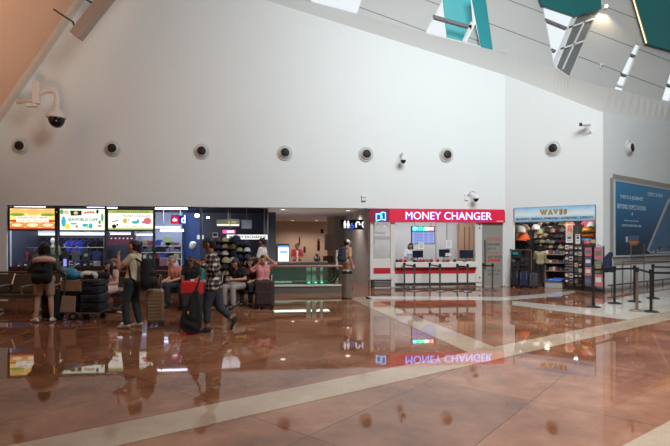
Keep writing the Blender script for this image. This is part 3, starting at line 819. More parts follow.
# maroon canopy with white dots
A = on_y(106.5, 235.2, 2.0); B = on_y(133.5, 245, 2.0)
t = thing('shop_canopy', 'maroon fabric canopy with a row of white dots', 'canopy', ((A.x+B.x)/2, 2.0, (A.z+B.z)/2)); w = B.x-A.x; h = A.z-B.z
MB().prism([(-w/2, 0, -h/2), (w/2, 0, -h/2), (w/2, 0.35, h/2), (-w/2, 0.35, h/2)], (0, 0.03, 0)).build('fabric', cloth('maroon'), t)
for i in range(6): MB().cyl((-w*0.38+i*w*0.15, 0.20, h*0.18), (-w*0.38+i*w*0.15, 0.19, h*0.18+0.001), 0.03).build('white_dot', M_white, t)
for s in (-1, 1): MB().cyl((s*w*0.48, 0.35, h/2), (s*w*0.48, 0.35, 2.86-t.location.z), 0.012).build('hanger', M_steel, t)
# gadget shelves at rear (bright)
t = thing('wall_shelf_unit', 'pale wall shelving full of small gadgets', 'shelf', ((X(136, 3.3)+X(182, 3.3))/2, 3.35, 0)); sw = X(182, 3.3)-X(136, 3.3)
levels = [on_y(160, y, 3.3).z for y in (246, 252.5, 259, 266)]
for i, z in enumerate(levels): MB().box((0, 0, z), (sw, 0.36, 0.03)).build('shelf', M_white, t)
MB().box((0, 0.2, 1.4), (sw, 0.03, 2.2)).build('back_panel', M_inpale, t)
for s in (-1, 1): MB().box((s*sw/2, 0, 1.2), (0.03, 0.36, 2.4)).build('side_panel', M_white, t)
gc = [('black', (28, 28, 34)), ('white', (210, 210, 216)), ('blue', (50, 80, 170)), ('grey', (120, 120, 130)), ('red', (170, 60, 60)), ('beige', (180, 160, 130))]
for j, z in enumerate(levels):
    for i in range(9):
        nm, c = gc[(i*5+j*3+(i*j) % 3) % 6]
        wv = rnd.uniform(0.12, 0.22); hv = rnd.uniform(0.10, 0.24)
        x = t.location.x - sw/2 + 0.2 + i*(sw-0.4)/8
        o = MB().box((0, 0, hv/2), (wv, 0.2, hv)).build('gadget_pack', mat('pack_'+nm, c, 0.5), None, (x, 3.3, z+0.015), bevel=0.01)
        tag(o, 'small %s pack on the gadget shelves, %s shelf from the top, %s from the left' % (nm, ORD[j], ORD[i]), 'package', 'packs on the gadget shelves')
small_box(163.5, 237, 171.5, 242.5, 3.0, mat('lime_sign', (168, 186, 130), 0.5), 'shelf_sign', 'pale green sign hung over the gadget shelves', 'sign', 0.03)
# blue wall goods
small_box(197, 235, 203.5, 239.2, 2.6, glow('white_lit_sign', (220, 235, 245), 1.0), 'lit_box_sign', 'small white lit box sign on the blue wall', 'sign', 0.06)
p = on_y(193, 246, 2.6)
t = thing('globe_lamp', 'round white lamp standing before the blue wall', 'lamp', (p.x, 2.6, 0))
MB().ell((0, 0, p.z), (0.16, 0.16, 0.17), 16, 10).build('shade', mat('globe_white', (190, 185, 175), 0.4), t, smooth=True)
MB().ell((0, 0, p.z+0.11), (0.12, 0.12, 0.08), 14, 6).build('bulb', glow('globe_glow', (240, 240, 255), 1.5), t, smooth=True)
MB().cyl((0, 0, 0.02), (0, 0, p.z-0.1), 0.02).build('pole', M_dark, t); MB().cyl((0, 0, 0), (0, 0, 0.02), 0.15).build('base', M_dark, t)
small_box(212.5, 232.5, 218, 238, 1.4, mat('framed_white', (200, 196, 186), 0.5), 'price_sign', 'square white price sign above the walking man', 'sign', 0.04, detail=M_dark)
p = on_y(197, 215.5, 1.0)
t = thing('ceiling_spotlight', 'bright white spotlight under the dark shop ceiling', 'light', (p.x, 1.0, p.z))
MB().cyl((0, 0, 0.08), (0, 0, 2.86-p.z), 0.02).build('stem', M_dark, t); MB().ell((0, 0, 0), (0.09, 0.09, 0.07)).build('bulb', glow('spot_white', (230, 235, 255), 6), t, smooth=True)
p = on_y(208, 217.6, 1.0)
t = thing('ceiling_spotlight', 'smaller white spotlight right of the glass mullion', 'light', (p.x, 1.0, p.z))
MB().cyl((0, 0, 0.05), (0, 0, 2.86-p.z), 0.015).build('stem', M_dark, t); MB().ell((0, 0, 0), (0.06, 0.06, 0.04)).build('bulb', glow('spot_white', (230, 235, 255), 6), t, smooth=True)

# cap stands
def cap_stand(px, y, w, rows, cols, ztop, zbot, nm, seed):
    x = X(px, y); r = random.Random(seed)
    t = thing('cap_stand', 'tall dark wire stand covered in caps, %s' % nm, 'display stand', (x, y, 0))
    MB().span((-w/2, 0.05, 0.08), (w/2, 0.08, ztop+0.1)).build('back_panel', M_dark, t)
    MB().box((0, 0.05, 0.04), (w+0.1, 0.5, 0.08)).build('base', M_black, t)
    for j in range(rows):
        z = ztop-(ztop-zbot)*j/(rows-1)
        MB().cyl((-w/2, -0.03, z-0.02), (w/2, -0.03, z-0.02), 0.008).build('wire_bar', M_steel, t)
        for i in range(cols):
            c = r.choice(['black', 'black', 'dark grey', 'navy', 'beige', 'grey', 'white', 'khaki'])
            cap_((x-w/2+w*(i+0.5)/cols, y-0.10, z), c, '%s cap on stand %s, %s row, %s from the left' % (c, nm, ORD[j], ORD[i]), r.uniform(-0.4, 0.4), 'caps on the wire stands', 1.25)
cap_stand(222, -0.2, 0.95, 6, 4, 1.66, 0.55, 'behind the walking man', 3)
cap_stand(240, 0.35, 0.75, 5, 3, 1.55, 0.62, 'behind the seated phone user', 5)
o = cap_((X(226, -0.9), -0.9, on_y(226, 262, -0.9).z), 'khaki', 'khaki cap on a short post beside the seated phone user', 0.2, None, 1.5)
t = thing('cap_post', 'slim black post holding a single khaki cap', 'stand', (X(226, -0.9), -0.9, 0)); MB().cyl((0, 0, 0.02), (0, 0, o.location.z), 0.02).build('pole', M_dark, t); MB().cyl((0, 0, 0), (0, 0, 0.02), 0.14).build('base', M_dark, t)
# blue toy/dark cap sign atop
cap_((X(236, -0.75), -0.75, on_y(236, 240.5, -0.75).z), 'navy', 'navy cap on the post in front of the white exchange sign', 0.4, None, 1.7)
t = thing('cap_post', 'slim dark post holding the navy cap', 'stand', (X(236, -0.75), -0.75, 0)); MB().cyl((0, 0, 0.02), (0, 0, on_y(236, 240.5, -0.75).z), 0.018).build('pole', M_dark, t); MB().cyl((0, 0, 0), (0, 0, 0.02), 0.14).build('base', M_dark, t)

# ------------------------------------------------------------------ corridor contents
# service counter behind the escalator
A = on_y(268, 262, 1.6); B = on_y(328, 262, 1.6)
t = thing('service_counter', 'long grey service counter behind the escalator', 'counter', ((A.x+B.x)/2, 1.9, 0)); w = B.x-A.x; z = A.z
MB().box((0, 0, z-0.03), (w, 0.75, 0.06)).build('worktop', mat('counter_grey', (128, 122, 116), 0.3), t)
MB().box((0, 0.03, (z-0.06)/2), (w-0.1, 0.6, z-0.06)).build('body', mat('counter_grey_body', (112, 116, 112), 0.4), t)
# vending machine
p = on_y(283.5, 255, 7.5)
t = thing('vending_machine', 'lit white and blue vending machine in the corridor', 'vending machine', (p.x, 7.5, 0))
wv = on_y(289.5, 250, 7.5).x-on_y(278, 250, 7.5).x; hv = on_y(283, 244, 7.5).z
MB().box((0, 0.35, hv/2), (wv, 0.7, hv)).build('cabinet', M_dark, t, bevel=0.02)
MB().box((0, -0.005, hv*0.56), (wv*0.9, 0.012, hv*0.76)).build('lit_front', glow('vending_white', (215, 228, 255), 2.2), t)
MB().box((0, -0.012, hv*0.91), (wv*0.9, 0.012, hv*0.05)).build('blue_header', glow('vending_blue', (60, 130, 255), 1.6), t)
MB().box((0, -0.014, hv*0.74), (wv*0.66, 0.008, hv*0.06)).build('printed_band', glow('vending_pale', (130, 160, 235), 1.2), t)
# side leaflet rack
small_box(271, 244, 277, 281.3, 7.2, mat('leaflet_rack', (104, 92, 88), 0.6), 'leaflet_rack', 'dark leaflet rack beside the vending machine', 'rack', 0.3, detail=mat('leaflet_blue', (90, 110, 160), 0.5))
# wall things
def on_wall(px0, py0, px1, py1, y, name, lab, cat, m, m2, bars=0):
    A = on_y(px0, py0, y); B = on_y(px1, py1, y); w = B.x-A.x; h = A.z-B.z
    t = thing(name, lab, cat, ((A.x+B.x)/2, y, (A.z+B.z)/2))
    MB().box((0, 0.0, 0), (w, 0.05, h)).build('frame', m, t)
    MB().box((0, -0.03, 0), (w*0.86, 0.012, h*0.86)).build('sheet', m2, t)
    for i in range(bars): MB().box((rnd.uniform(-0.05, 0.05)*w, -0.04, h*(0.33-0.66*i/max(1, bars-1))), (w*0.6, 0.008, h*0.05)).build('printed_line', M_grey, t)
    return t
on_wall(324.5, 234.5, 332, 250, 6.82, 'framed_notice', 'framed grey notice on the corridor wall', 'notice', M_steel, mat('notice_sheet', (168, 154, 144), 0.6), 5)
on_wall(323, 256, 333.5, 262.5, 6.8, 'radiator_cover', 'brown slatted cover under the framed notice', 'cover', M_darkwood, M_wood)
on_wall(303.5, 246.5, 305.5, 252, YC-0.06, 'wall_poster', 'narrow dark poster on the beige wall', 'poster', M_darkwood, M_darkwood)
on_wall(299, 237, 300, 245, YC-0.06, 'wall_sign', 'thin dark sign above the counter worker', 'sign', M_darkwood, M_darkwood)
p = on_y(318.5, 245, 6.8)
t = thing('fire_extinguisher', 'red fire extinguisher hung on the corridor wall', 'fire extinguisher', (p.x, 6.78, p.z))
MB().cap((0, 0, -0.22), (0, 0, 0.16), 0.08, 0.07).build('cylinder', mat('extinguisher_red', (150, 44, 36), 0.4), t, smooth=True); MB().box((0, 0, 0.27), (0.06, 0.08, 0.08)).build('valve', M_black, t); MB().box((0, 0.085, 0.1), (0.1, 0.02, 0.2)).build('wall_mount', M_steel, t)
p = on_y(317.2, 255, 1.9)
t = thing('ornament_vase', 'dark vase standing on the service counter', 'vase', (p.x, 1.9, on_y(317, 262, 1.6).z))
MB().lathe([(0.07, 0), (0.12, 0.05), (0.14, 0.14), (0.06, 0.24), (0.05, 0.28), (0.09, 0.31)]).build('body', M_darkwood, t, smooth=True)
p = on_y(322, 231.3, 6.85)
t = thing('wall_speaker', 'small black loudspeaker high on the corridor wall', 'speaker', (p.x, 6.83, p.z)); MB().box((0, 0, 0), (0.14, 0.12, 0.2)).build('case', M_black, t, bevel=0.01); MB().cyl((0, -0.06, 0), (0, -0.066, 0), 0.05).build('grille', M_dark, t)
# steel post near the passage
p = on_y(337, 270, 3.2)
t = thing('passage_post', 'pale steel post at the edge of the passage', 'post', (p.x, 3.2, 0)); MB().cyl((0, 0, 0.02), (0, 0, on_y(337, 250, 3.2).z), 0.05).build('pole', mat('pale_steel', (180, 172, 166), 0.4), t); MB().cyl((0, 0, 0), (0, 0, 0.02), 0.12).build('base', M_steel, t)

END_PROTOS = [_hang, _shirt, _capb, _cap]
# ------------------------------------------------------------------ money changer booth
def mx(px, y=0.0): return on_y(px, 240, y).x
def mz(py, px=440, y=0.0): return on_y(px, py, y).z
YF = -0.02
M_boothw = mat('booth_white', (214, 212, 208), 0.35)
M_stripe = mat('booth_red_stripe', (186, 32, 44), 0.4)
M_panelgrey = mat('frosted_grey_panel', (140, 138, 132), 0.3)
b = thing('money_changer_booth', 'white money exchange booth with red stripe and glazed counter', 'booth', (mx(370), YF, 0))
bx = lambda px: mx(px, YF)-mx(370, YF)
bz = lambda py: mz(py, 440, YF)
zs = bz(222.3); zb = bz(262.5); zl = bz(266.5); zr = bz(282.5)
for a, c in ((370.2, 373.3), (390.5, 394.8), (475.8, 482), (502.6, 505)):
    MB().span((bx(a), 0, 0.02), (min(bx(c), X_R-mx(370, YF)-0.01), 0.12, zs)).build('post', M_boothw, b, bevel=0.006)
# left bay
MB().span((bx(373), 0.03, 0.32), (bx(390.5), 0.12, bz(258.5))).build('lower_panel', M_boothw, b)
MB().span((bx(373), 0.02, bz(273.2)), (bx(390.5), 0.035, bz(267.6))).build('red_stripe', M_stripe, b)
MB().span((bx(373), 0.05, bz(258.5)), (bx(390.5), 0.062, zs)).build('pane', M_shopglass, b)
g = MB()
for i in range(6): g.span((bx(370.5), -0.03, 0.03+i*0.05), (bx(390.8), 0.02, 0.065+i*0.05))
g.build('vent_grille', M_dark, b)
MB().cyl((bx(368), -0.09, 0.30), (bx(391), -0.09, 0.30), 0.025).build('kick_rail', M_steel, b)
# main bay
MB().span((bx(394.8), 0.02, 0.16), (bx(475.8), 0.10, zl)).build('lower_panel', M_boothw, b)
MB().span((bx(394.8), 0.005, bz(273.4)), (bx(475.2), 0.022, bz(268))).build('red_stripe', M_stripe, b)
MB().span((bx(394.6), -0.16, zl-0.02), (bx(476), 0.6, zb+0.02)).build('counter_top', M_boothw, b, bevel=0.01)
MB().span((bx(394.8), 0.06, zb+0.02), (bx(475.8), 0.072, zs)).build('pane', M_shopglass, b)
MB().span((bx(394.8), 0.10, 0.02), (bx(475.8), 0.14, 0.16)).build('toe_board', M_panelgrey, b)
MB().span((bx(394.8), -0.01, 0.14), (bx(482), 0.02, 0.165)).build('base_rail', M_steel, b)
# frosted door bay
MB().span((bx(482), 0.03, 0.04), (bx(502.6), 0.07, zs)).build('frosted_door', M_panelgrey, b)
MB().cyl((bx(485.3), 0.0, bz(269)), (bx(485.3), 0.0, bz(240)), 0.035).build('door_handle', M_steel, b)
org = V(b.location)
M_tred = mat('text_red', (196, 70, 56), 0.5); M_tgrey = mat('text_grey', (70, 70, 68), 0.5)
for s, px0, px1, py, hh, m in (('LICENSED', 488, 502, 239, 3.2, M_tred), ('MONEY CHANGER', 488, 500, 244.3, 2.6, M_tgrey), ('NO. 01', 488, 496, 248.5, 2.4, M_tgrey),
                               ('OPEN DAILY', 488, 499, 252.5, 1.6, M_tred), ('BEST RATES', 488.5, 502, 257, 2.8, M_tgrey),
                               ('CURRENCY', 488, 497, 266, 2.6, M_tred), ('BUY AND SELL', 488, 501, 270.5, 2.2, M_tgrey), ('WELCOME', 488, 499, 274.5, 2.2, M_tgrey)):
    A = on_y(px0, py, YF); B = on_y(px1, py, YF)
    text(s, 'lettering', m, b, ((A.x+B.x)/2-org.x, 0.028, A.z), min(B.x-A.x, X_R-A.x-0.06), hh/27.2, 0.004)
MB().span((bx(488), 0.02, bz(261.6)), (bx(500.5), 0.03, bz(259.2))).build('orange_bar', M_tred, b)
for s, px0, px1, py, hh in (('BEST RATE', 378, 390, 230, 2.0),):
    pass
# white stickers on the left pane
for px0, py0, px1, py1, m in ((374.5, 232, 385.5, 234.2, glow('sticker_white', (235, 235, 235), 0.35)), (373.6, 235.8, 390, 240, mat('sticker_grey', (172, 172, 164), 0.6)), (378, 224.5, 379, 227.5, M_white), (384, 224.5, 385.2, 227.5, M_white), (386, 224.5, 389, 225.4, M_white)):
    MB().span((bx(px0), 0.04, bz(py1)), (bx(px1), 0.048, bz(py0))).build('sticker', m, b)
for py in (224.5, 228, 278): MB().cyl((bx(479.5), -0.012, bz(py)), (bx(479.5), 0.0, bz(py)), 0.03).build('lock', M_dark, b)
# booth interior
struct(MB().span((mx(370)+0.0, 2.6, 0), (X_R+0.2, 2.75, 2.84)).build('wall_booth', mat('booth_rear_wall', (196, 194, 190), 0.5)), 'pale rear wall inside the money changer booth')
struct(MB().span((X_R-0.02, 0.3, 0), (X_R+0.1, 2.6, 2.84)).build('wall_booth.001', M_boothw), 'side wall of the money changer booth')
struct(MB().span((X365+0.22, 0.3, 0), (X365+0.26, 2.6, 2.84)).build('wall_booth.002', M_boothw), 'side wall of the money changer booth')
struct(MB().span((mx(370), 0.3, 2.8), (X_R+0.1, 2.7, 2.9)).build('ceiling_booth', M_boothw), 'ceiling of the money changer booth', 'ceiling')
A = on_y(459, 222, 2.4); B = on_y(473, 252, 2.4)
o = MB().span((A.x, 2.3, 0.0), (B.x, 2.58, A.z-0.1)).build('storage_cabinet', mat('tan_cabinet', (172, 136, 108), 0.5), bevel=0.01); tag(o, 'tan cabinet at the right inside the exchange booth', 'cabinet')
for q in (0.33, 0.66): MB().span((A.x+(B.x-A.x)*q-0.01, 2.29, 0.1), (A.x+(B.x-A.x)*q+0.01, 2.3, A.z-0.2)).build('door_gap', M_darkwood, o)
# rear panel seams
for px in (436, 447, 458.5):
    x = on_y(px, 240, 2.58).x
    MB().span((x-0.012, 2.585, 0.3), (x+0.012, 2.6, 2.7)).build('trim_%d' % (30+int(px) % 10), M_grey)['kind'] = 'structure'
# exchange rate board
A = on_y(411.5, 226, 0.9); B = on_y(435, 244.3, 0.9); w = B.x-A.x; h = A.z-B.z
t = thing('rate_board', 'hanging screen with exchange rates under rainbow lettering', 'screen', ((A.x+B.x)/2, 0.9, (A.z+B.z)/2))
MB().box((0, 0.05, 0), (w, 0.1, h)).build('bezel', mat('board_navy', (30, 34, 70), 0.4), t, bevel=0.02)
MB().box((0, -0.004, -h*0.13), (w*0.94, 0.008, h*0.66)).build('display', glow('rate_display', (176, 190, 250), 1.0), t)
q = MB()
for i in range(7): q.box((-w*0.2, -0.01, h*(0.14-0.09*i)), (w*0.36, 0.004, h*0.03)); q.box((w*0.12, -0.01, h*(0.14-0.09*i)), (w*0.16, 0.004, h*0.03)); q.box((w*0.34, -0.01, h*(0.14-0.09*i)), (w*0.14, 0.004, h*0.03))
q.build('rate_rows', glow('rate_rows_glow', (120, 140, 215), 0.8), t)
MB().box((0, -0.004, h*0.355), (w*0.94, 0.008, h*0.22)).build('header', mat('header_dark', (20, 40, 60), 0.4, emit=(20, 70, 90), es=0.4), t)
for i, (s, c) in enumerate((('EX', (90, 220, 255)), ('CH', (40, 255, 170)), ('AN', (200, 255, 220)), ('GE', (255, 130, 130)))):
    text(s, 'lettering', glow('led_%d' % i, c, 8.0), t, (w*(-0.335+0.223*i), -0.012, h*0.355), w*0.215, h*0.18, 0.006, bold=0.05)
for s in (-1, 1): MB().cyl((s*w*0.35, 0.05, h/2), (s*w*0.35, 0.05, 2.8-t.location.z), 0.012).build('hanger', M_steel, t)
# monitors on the counter
def monitor(px0, py0, px1, py1, lab, y=0.42):
    A = on_y(px0, py0, y); B = on_y(px1, py1, y); w = B.x-A.x; h = A.z-B.z; z0 = zb+0.024
    t = thing('computer_monitor', lab, 'monitor', ((A.x+B.x)/2, y, z0)); zc = max((A.z+B.z)/2-z0, h/2+0.04)
    MB().box((0, 0, zc), (w, 0.05, h)).build('case', mat('monitor_navy', (28, 32, 52), 0.4), t, bevel=0.01)
    MB().box((0, 0.03, zc), (w*0.9, 0.01, h*0.86)).build('screen', glow('monitor_glow', (150, 170, 220), 0.8), t)
    MB().cyl((0, 0.03, 0.01), (0, 0.03, zc-h*0.3), 0.02).build('stand', M_black, t); MB().box((0, 0.03, 0.008), (0.22, 0.16, 0.016)).build('foot', M_black, t)
monitor(412.5, 250.5, 423, 257.5, 'navy computer monitor beside the seated clerk')
monitor(439, 249.3, 449.5, 257, 'navy computer monitor in the middle of the exchange counter')
monitor(459.5, 250, 473, 258, 'dark computer monitor at the right of the exchange counter')
# paper notices on the glass
def notice(px0, py0, px1, py1, lab):
    A = on_y(px0, py0, YF+0.05); B = on_y(px1, py1, YF+0.05); w = B.x-A.x; h = A.z-B.z
    o = MB().box((0, 0, 0), (w, 0.012, h)).build('paper_notice', mat('paper_white', (222, 222, 220), 0.7), None, ((A.x+B.x)/2, YF+0.05, (A.z+B.z)/2))
    tag(o, lab, 'notice')
    q = MB()
    for i in range(4): q.box((0, -0.008, h*(0.28-0.18*i)), (w*0.6, 0.004, h*0.05))
    q.build('printed_lines', M_grey, o)
notice(418.5, 242.3, 424, 249, 'white paper notice on the booth glass below the rate screen')
notice(446, 240, 451.5, 248, 'white paper notice on the booth glass, the higher one')
notice(445.5, 253, 451, 256, 'small white paper notice low beside the middle monitor')
# coin trays on the counter edge
for i, px in enumerate((397.5, 401, 405.5, 414.5, 417.5, 420.5, 424, 428, 431.5, 438, 444, 448, 455, 464.5)):
    c = ('dark grey', 'red', 'grey')[(i*2) % 3] if i not in (1, 6, 9) else 'red'
    cc = {'dark grey': (62, 66, 70), 'red': (176, 40, 56), 'grey': (110, 110, 110)}[c]
    A = on_y(px, 263, -0.12)
    q = MB(); q.lathe([(0.02, 0), (0.06, 0.01), (0.075, 0.06), (0.05, 0.1), (0.02, 0.115)])
    o = q.build('counter_bell', mat('bell_'+c.replace(' ', '_'), cc, 0.4), None, (A.x, -0.1, zb+0.02), smooth=True)
    tag(o, '%s rounded fitting on the exchange counter edge, %s from the left' % (c, ORD[i]), 'fitting', 'small fittings along the exchange counter edge')

# fascia sign
A = on_y(370.8, 208.6, -0.14); B = on_y(504.6, 222.6, -0.14)
sg = thing('money_changer_sign', 'long red lit sign reading money changer', 'sign', ((A.x+B.x)/2, -0.14, (A.z+B.z)/2)); w = B.x-A.x; h = A.z-B.z
m = mat('sign_red_lit', (206, 36, 62), 0.35, emit=(206, 36, 70), es=0.22)
MB().box((0, 0.07, 0), (w, 0.14, h)).build('box', m, sg, bevel=0.006)
xa = on_y(389.5, 215, -0.14).x-sg.location.x
MB().span((-w/2, -0.004, -h/2), (xa, 0.0, h/2)).build('logo_panel', mat('sign_maroon_lit', (130, 22, 66), 0.35, emit=(130, 20, 80), es=0.15), sg)
A = on_y(405.5, 216, -0.14); B = on_y(491.3, 216, -0.14); tw = B.x-A.x; tc = (A.x+B.x)/2-sg.location.x; tz = on_y(448, 215.9, -0.14).z-sg.location.z; th = 7.6/27.6
text('MONEY CHANGER', 'lettering_edge', glow('letter_halo', (96, 70, 255), 1.3), sg, (tc, 0.0, tz), tw+0.02, th+0.025, 0.02, bold=0.006)  # larger violet copy behind the letters paints their glowing halo
text('MONEY CHANGER', 'lettering', glow('letter_face', (168, 172, 255), 3.0), sg, (tc, -0.02, tz), tw, th, 0.02, bold=0.0)
text('REMITTANCE', 'lettering', glow('letter_small', (255, 235, 240), 0.8), sg, (on_y(500, 221, -0.14).x-sg.location.x, -0.002, on_y(500, 221.3, -0.14).z-sg.location.z), 0.24, 0.04, 0.006)
# logo: two banknotes with a dollar sign
lx = on_y(380.5, 216, -0.14).x-sg.location.x; lz = on_y(380.5, 217, -0.14).z-sg.location.z
q = MB(); q.prism([(lx-0.17, -0.006, lz-0.16), (lx+0.05, -0.006, lz-0.10), (lx+0.19, -0.006, lz-0.13), (lx+0.19, -0.006, lz+0.16), (lx+0.07, -0.006, lz+0.19), (lx-0.05, -0.006, lz+0.12), (lx-0.17, -0.006, lz+0.13)], (0, -0.02, 0)); q.build('logo_outline', glow('logo_outline_glow', (110, 205, 255), 2.6), sg)
q = MB(); q.prism([(lx-0.135, -0.027, lz-0.115), (lx+0.05, -0.027, lz-0.06), (lx+0.155, -0.027, lz-0.085), (lx+0.155, -0.027, lz+0.13), (lx+0.07, -0.027, lz+0.15), (lx-0.05, -0.027, lz+0.08), (lx-0.135, -0.027, lz+0.09)], (0, -0.004, 0)); q.build('logo_note', glow('logo_note_glow', (24, 60, 190), 1.0), sg)
text('$', 'logo_dollar', glow('logo_dollar_glow', (120, 235, 255), 2.5), sg, (lx+0.02, -0.034, lz+0.02), 0.09, 0.16, 0.006, bold=0.02)

# ------------------------------------------------------------------ beach shop
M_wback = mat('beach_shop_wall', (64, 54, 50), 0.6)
uA, uB = WU0-0.0, WU1+0.0
VD = 3.4
def quad_struct(name, pts, ext, m, lab, cat='wall'):
    return struct(MB().prism(pts, ext).build(name, m), lab, cat)
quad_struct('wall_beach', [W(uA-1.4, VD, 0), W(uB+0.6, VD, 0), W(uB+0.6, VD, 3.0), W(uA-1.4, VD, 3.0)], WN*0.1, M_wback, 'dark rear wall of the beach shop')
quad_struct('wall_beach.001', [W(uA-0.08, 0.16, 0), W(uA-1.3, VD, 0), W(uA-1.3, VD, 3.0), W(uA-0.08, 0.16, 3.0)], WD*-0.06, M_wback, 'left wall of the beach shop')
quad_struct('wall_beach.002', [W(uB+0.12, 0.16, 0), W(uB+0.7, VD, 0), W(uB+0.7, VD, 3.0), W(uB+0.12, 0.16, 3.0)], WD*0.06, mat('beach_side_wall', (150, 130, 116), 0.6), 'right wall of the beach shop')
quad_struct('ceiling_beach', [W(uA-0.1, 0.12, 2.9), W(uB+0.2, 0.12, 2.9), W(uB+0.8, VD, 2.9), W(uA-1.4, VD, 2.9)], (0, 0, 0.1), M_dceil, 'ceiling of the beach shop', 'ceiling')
# sign
u0, z0 = w_at(514, 208.6, -0.06); u1, z1 = w_at(595.5, 203.8, -0.06)
zt = 2.86+0.02
_, zbt = w_at(514, 222.6, -0.06)
w = u1-u0; h = (z0+z1)/2-zbt; c = W((u0+u1)/2, -0.06, zbt+h/2)
ws = thing('beach_shop_sign', 'wide picture sign of sky and surf with gold lettering', 'sign', c, WRZ)
MB().box((0, 0.03, 0), (w, 0.06, h)).build('frame', mat('sign_frame_steel', (120, 130, 138), 0.4), ws)
def sea_print():
    m = bpy.data.materials.new('sea_print'); m.use_nodes = True; nt = m.node_tree; L = nt.links; bs = nt.nodes['Principled BSDF']
    tc = nt.nodes.new('ShaderNodeTexCoord'); sp = nt.nodes.new('ShaderNodeSeparateXYZ'); L.new(tc.outputs['Object'], sp.inputs[0])
    nz = nt.nodes.new('ShaderNodeTexNoise'); nz.inputs['Scale'].default_value = 3; L.new(tc.outputs['Object'], nz.inputs['Vector'])
    ad = nt.nodes.new('ShaderNodeMath'); ad.operation = 'MULTIPLY_ADD'; ad.inputs[1].default_value = 1/h; L.new(sp.outputs[2], ad.inputs[0])
    a2 = nt.nodes.new('ShaderNodeMath'); a2.operation = 'MULTIPLY'; a2.inputs[1].default_value = 0.25; L.new(nz.outputs['Fac'], a2.inputs[0])
    a3 = nt.nodes.new('ShaderNodeMath'); a3.operation = 'ADD'; a3.inputs[1].default_value = 0.38; L.new(a2.outputs[0], a3.inputs[0]); L.new(a3.outputs[0], ad.inputs[2])
    r = nt.nodes.new('ShaderNodeValToRGB'); e = r.color_ramp.elements
    e[0].position = 0.0; e[0].color = lin((120, 168, 200)); e[1].position = 1.0; e[1].color = lin((128, 176, 214))
    for p_, c_ in ((0.25, (158, 196, 212)), (0.5, (212, 222, 222)), (0.75, (176, 208, 226))):
        q_ = e.new(p_); q_.color = lin(c_)
    L.new(ad.outputs[0], r.inputs[0]); L.new(r.outputs[0], bs.inputs['Base Color']); L.new(r.outputs[0], bs.inputs['Emission Color']); bs.inputs['Emission Strength'].default_value = 0.12
    bs.inputs['Roughness'].default_value = 0.4
    return m
MB().box((0, -0.003, 0), (w*0.985, 0.006, h*0.94)).build('picture', sea_print(), ws)
text('W A V E S', 'lettering_edge', mat('letter_brown', (84, 66, 40), 0.5), ws, (0.02, -0.004, h*0.14), w*0.33, h*0.36, 0.02, bold=0.07)
text('W A V E S', 'lettering', mat('letter_gold', (206, 170, 84), 0.4), ws, (0.02, -0.018, h*0.15), w*0.32, h*0.32, 0.016, bold=0.02)
text('SEA SPORTS | SANDALS | SWIMWEAR | ACCESSORIES | SURFSUITS', 'lettering', mat('letter_navy', (34, 62, 120), 0.5), ws, (0, -0.006, -h*0.30), w*0.95, h*0.20, 0.006, bold=0.03)
# spot lamps inside
for i, (px, py, lab) in enumerate(((520.5, 221, 'bright shop lamp nearest the left of the beach shop'), (547, 217, 'bright shop lamp second from the left in the beach shop'), (547, 216, 'bright shop lamp third from the left in the beach shop'), (576, 213.5, 'bright shop lamp nearest the right of the beach shop'))):
    v_ = (0.7, 1.5, 0.8, 0.7)[i]
    q_ = at_depth(px, HY, (19.2, 20.1, 18.5, 18.15)[i])
    t = thing('shop_spotlight', lab, 'light', (q_.x, q_.y, 2.9), WRZ, 'bright lamps under the beach shop ceiling')
    MB().lathe([(0.05, 0), (0.09, -0.05), (0.1, -0.12), (0.08, -0.13)]).build('housing', M_dark, t, smooth=True)
    MB().ell((0, 0, -0.14), (0.075, 0.075, 0.05)).build('bulb', glow('shop_bulb', (255, 244, 225), 25), t, smooth=True)

def wput(px, py, v):
    u, z = w_at(px, py, v); return W(u, v, z)
# rear caps and hats
seq = ['black', 'grey', 'dark grey', 'beige', 'dark grey', 'khaki', 'black', 'maroon', 'grey', 'black']
for j, py in enumerate((225.5, 231, 236.5, 242.5, 248)):
    t = thing('cap_rail', 'steel rail of caps on the rear wall of the beach shop, %s from the top' % ORD[j], 'rail', wput(552, py+1.2, VD-0.16), WRZ)
    ua = w_at(533, py, VD-0.16)[0]; ub = w_at(569, py, VD-0.16)[0]; uc = w_at(552, py, VD-0.16)[0]
    MB().cyl((ua-uc, 0, 0), (ub-uc, 0, 0), 0.012).build('bar', M_steel, t)
    for s in (ua-uc+0.05, ub-uc-0.05): MB().cyl((s, 0, 0), (s, 0.16, 0), 0.01).build('bracket', M_steel, t)
    for i in range(7):
        px = 535+i*5.3+(j % 2)*1.5
        c = seq[(i*3+j*4+(i*j) % 3) % 10]
        cap_(wput(px+rnd.uniform(-0.8, 0.8), py+rnd.uniform(-0.7, 1.2), VD-0.26), c, '%s cap on the beach shop rear wall, %s row, %s from the left' % (c, ORD[j], ORD[i]), WRZ+rnd.uniform(-0.4, 0.4), 'caps on the beach shop rear wall', 1.35)
_M_y = cloth_cols.update({'peach': (206, 134, 108), 'yellow': (226, 168, 50), 'bright orange': (240, 110, 40), 'sky blue': (70, 170, 205), 'rose': (206, 90, 104)})
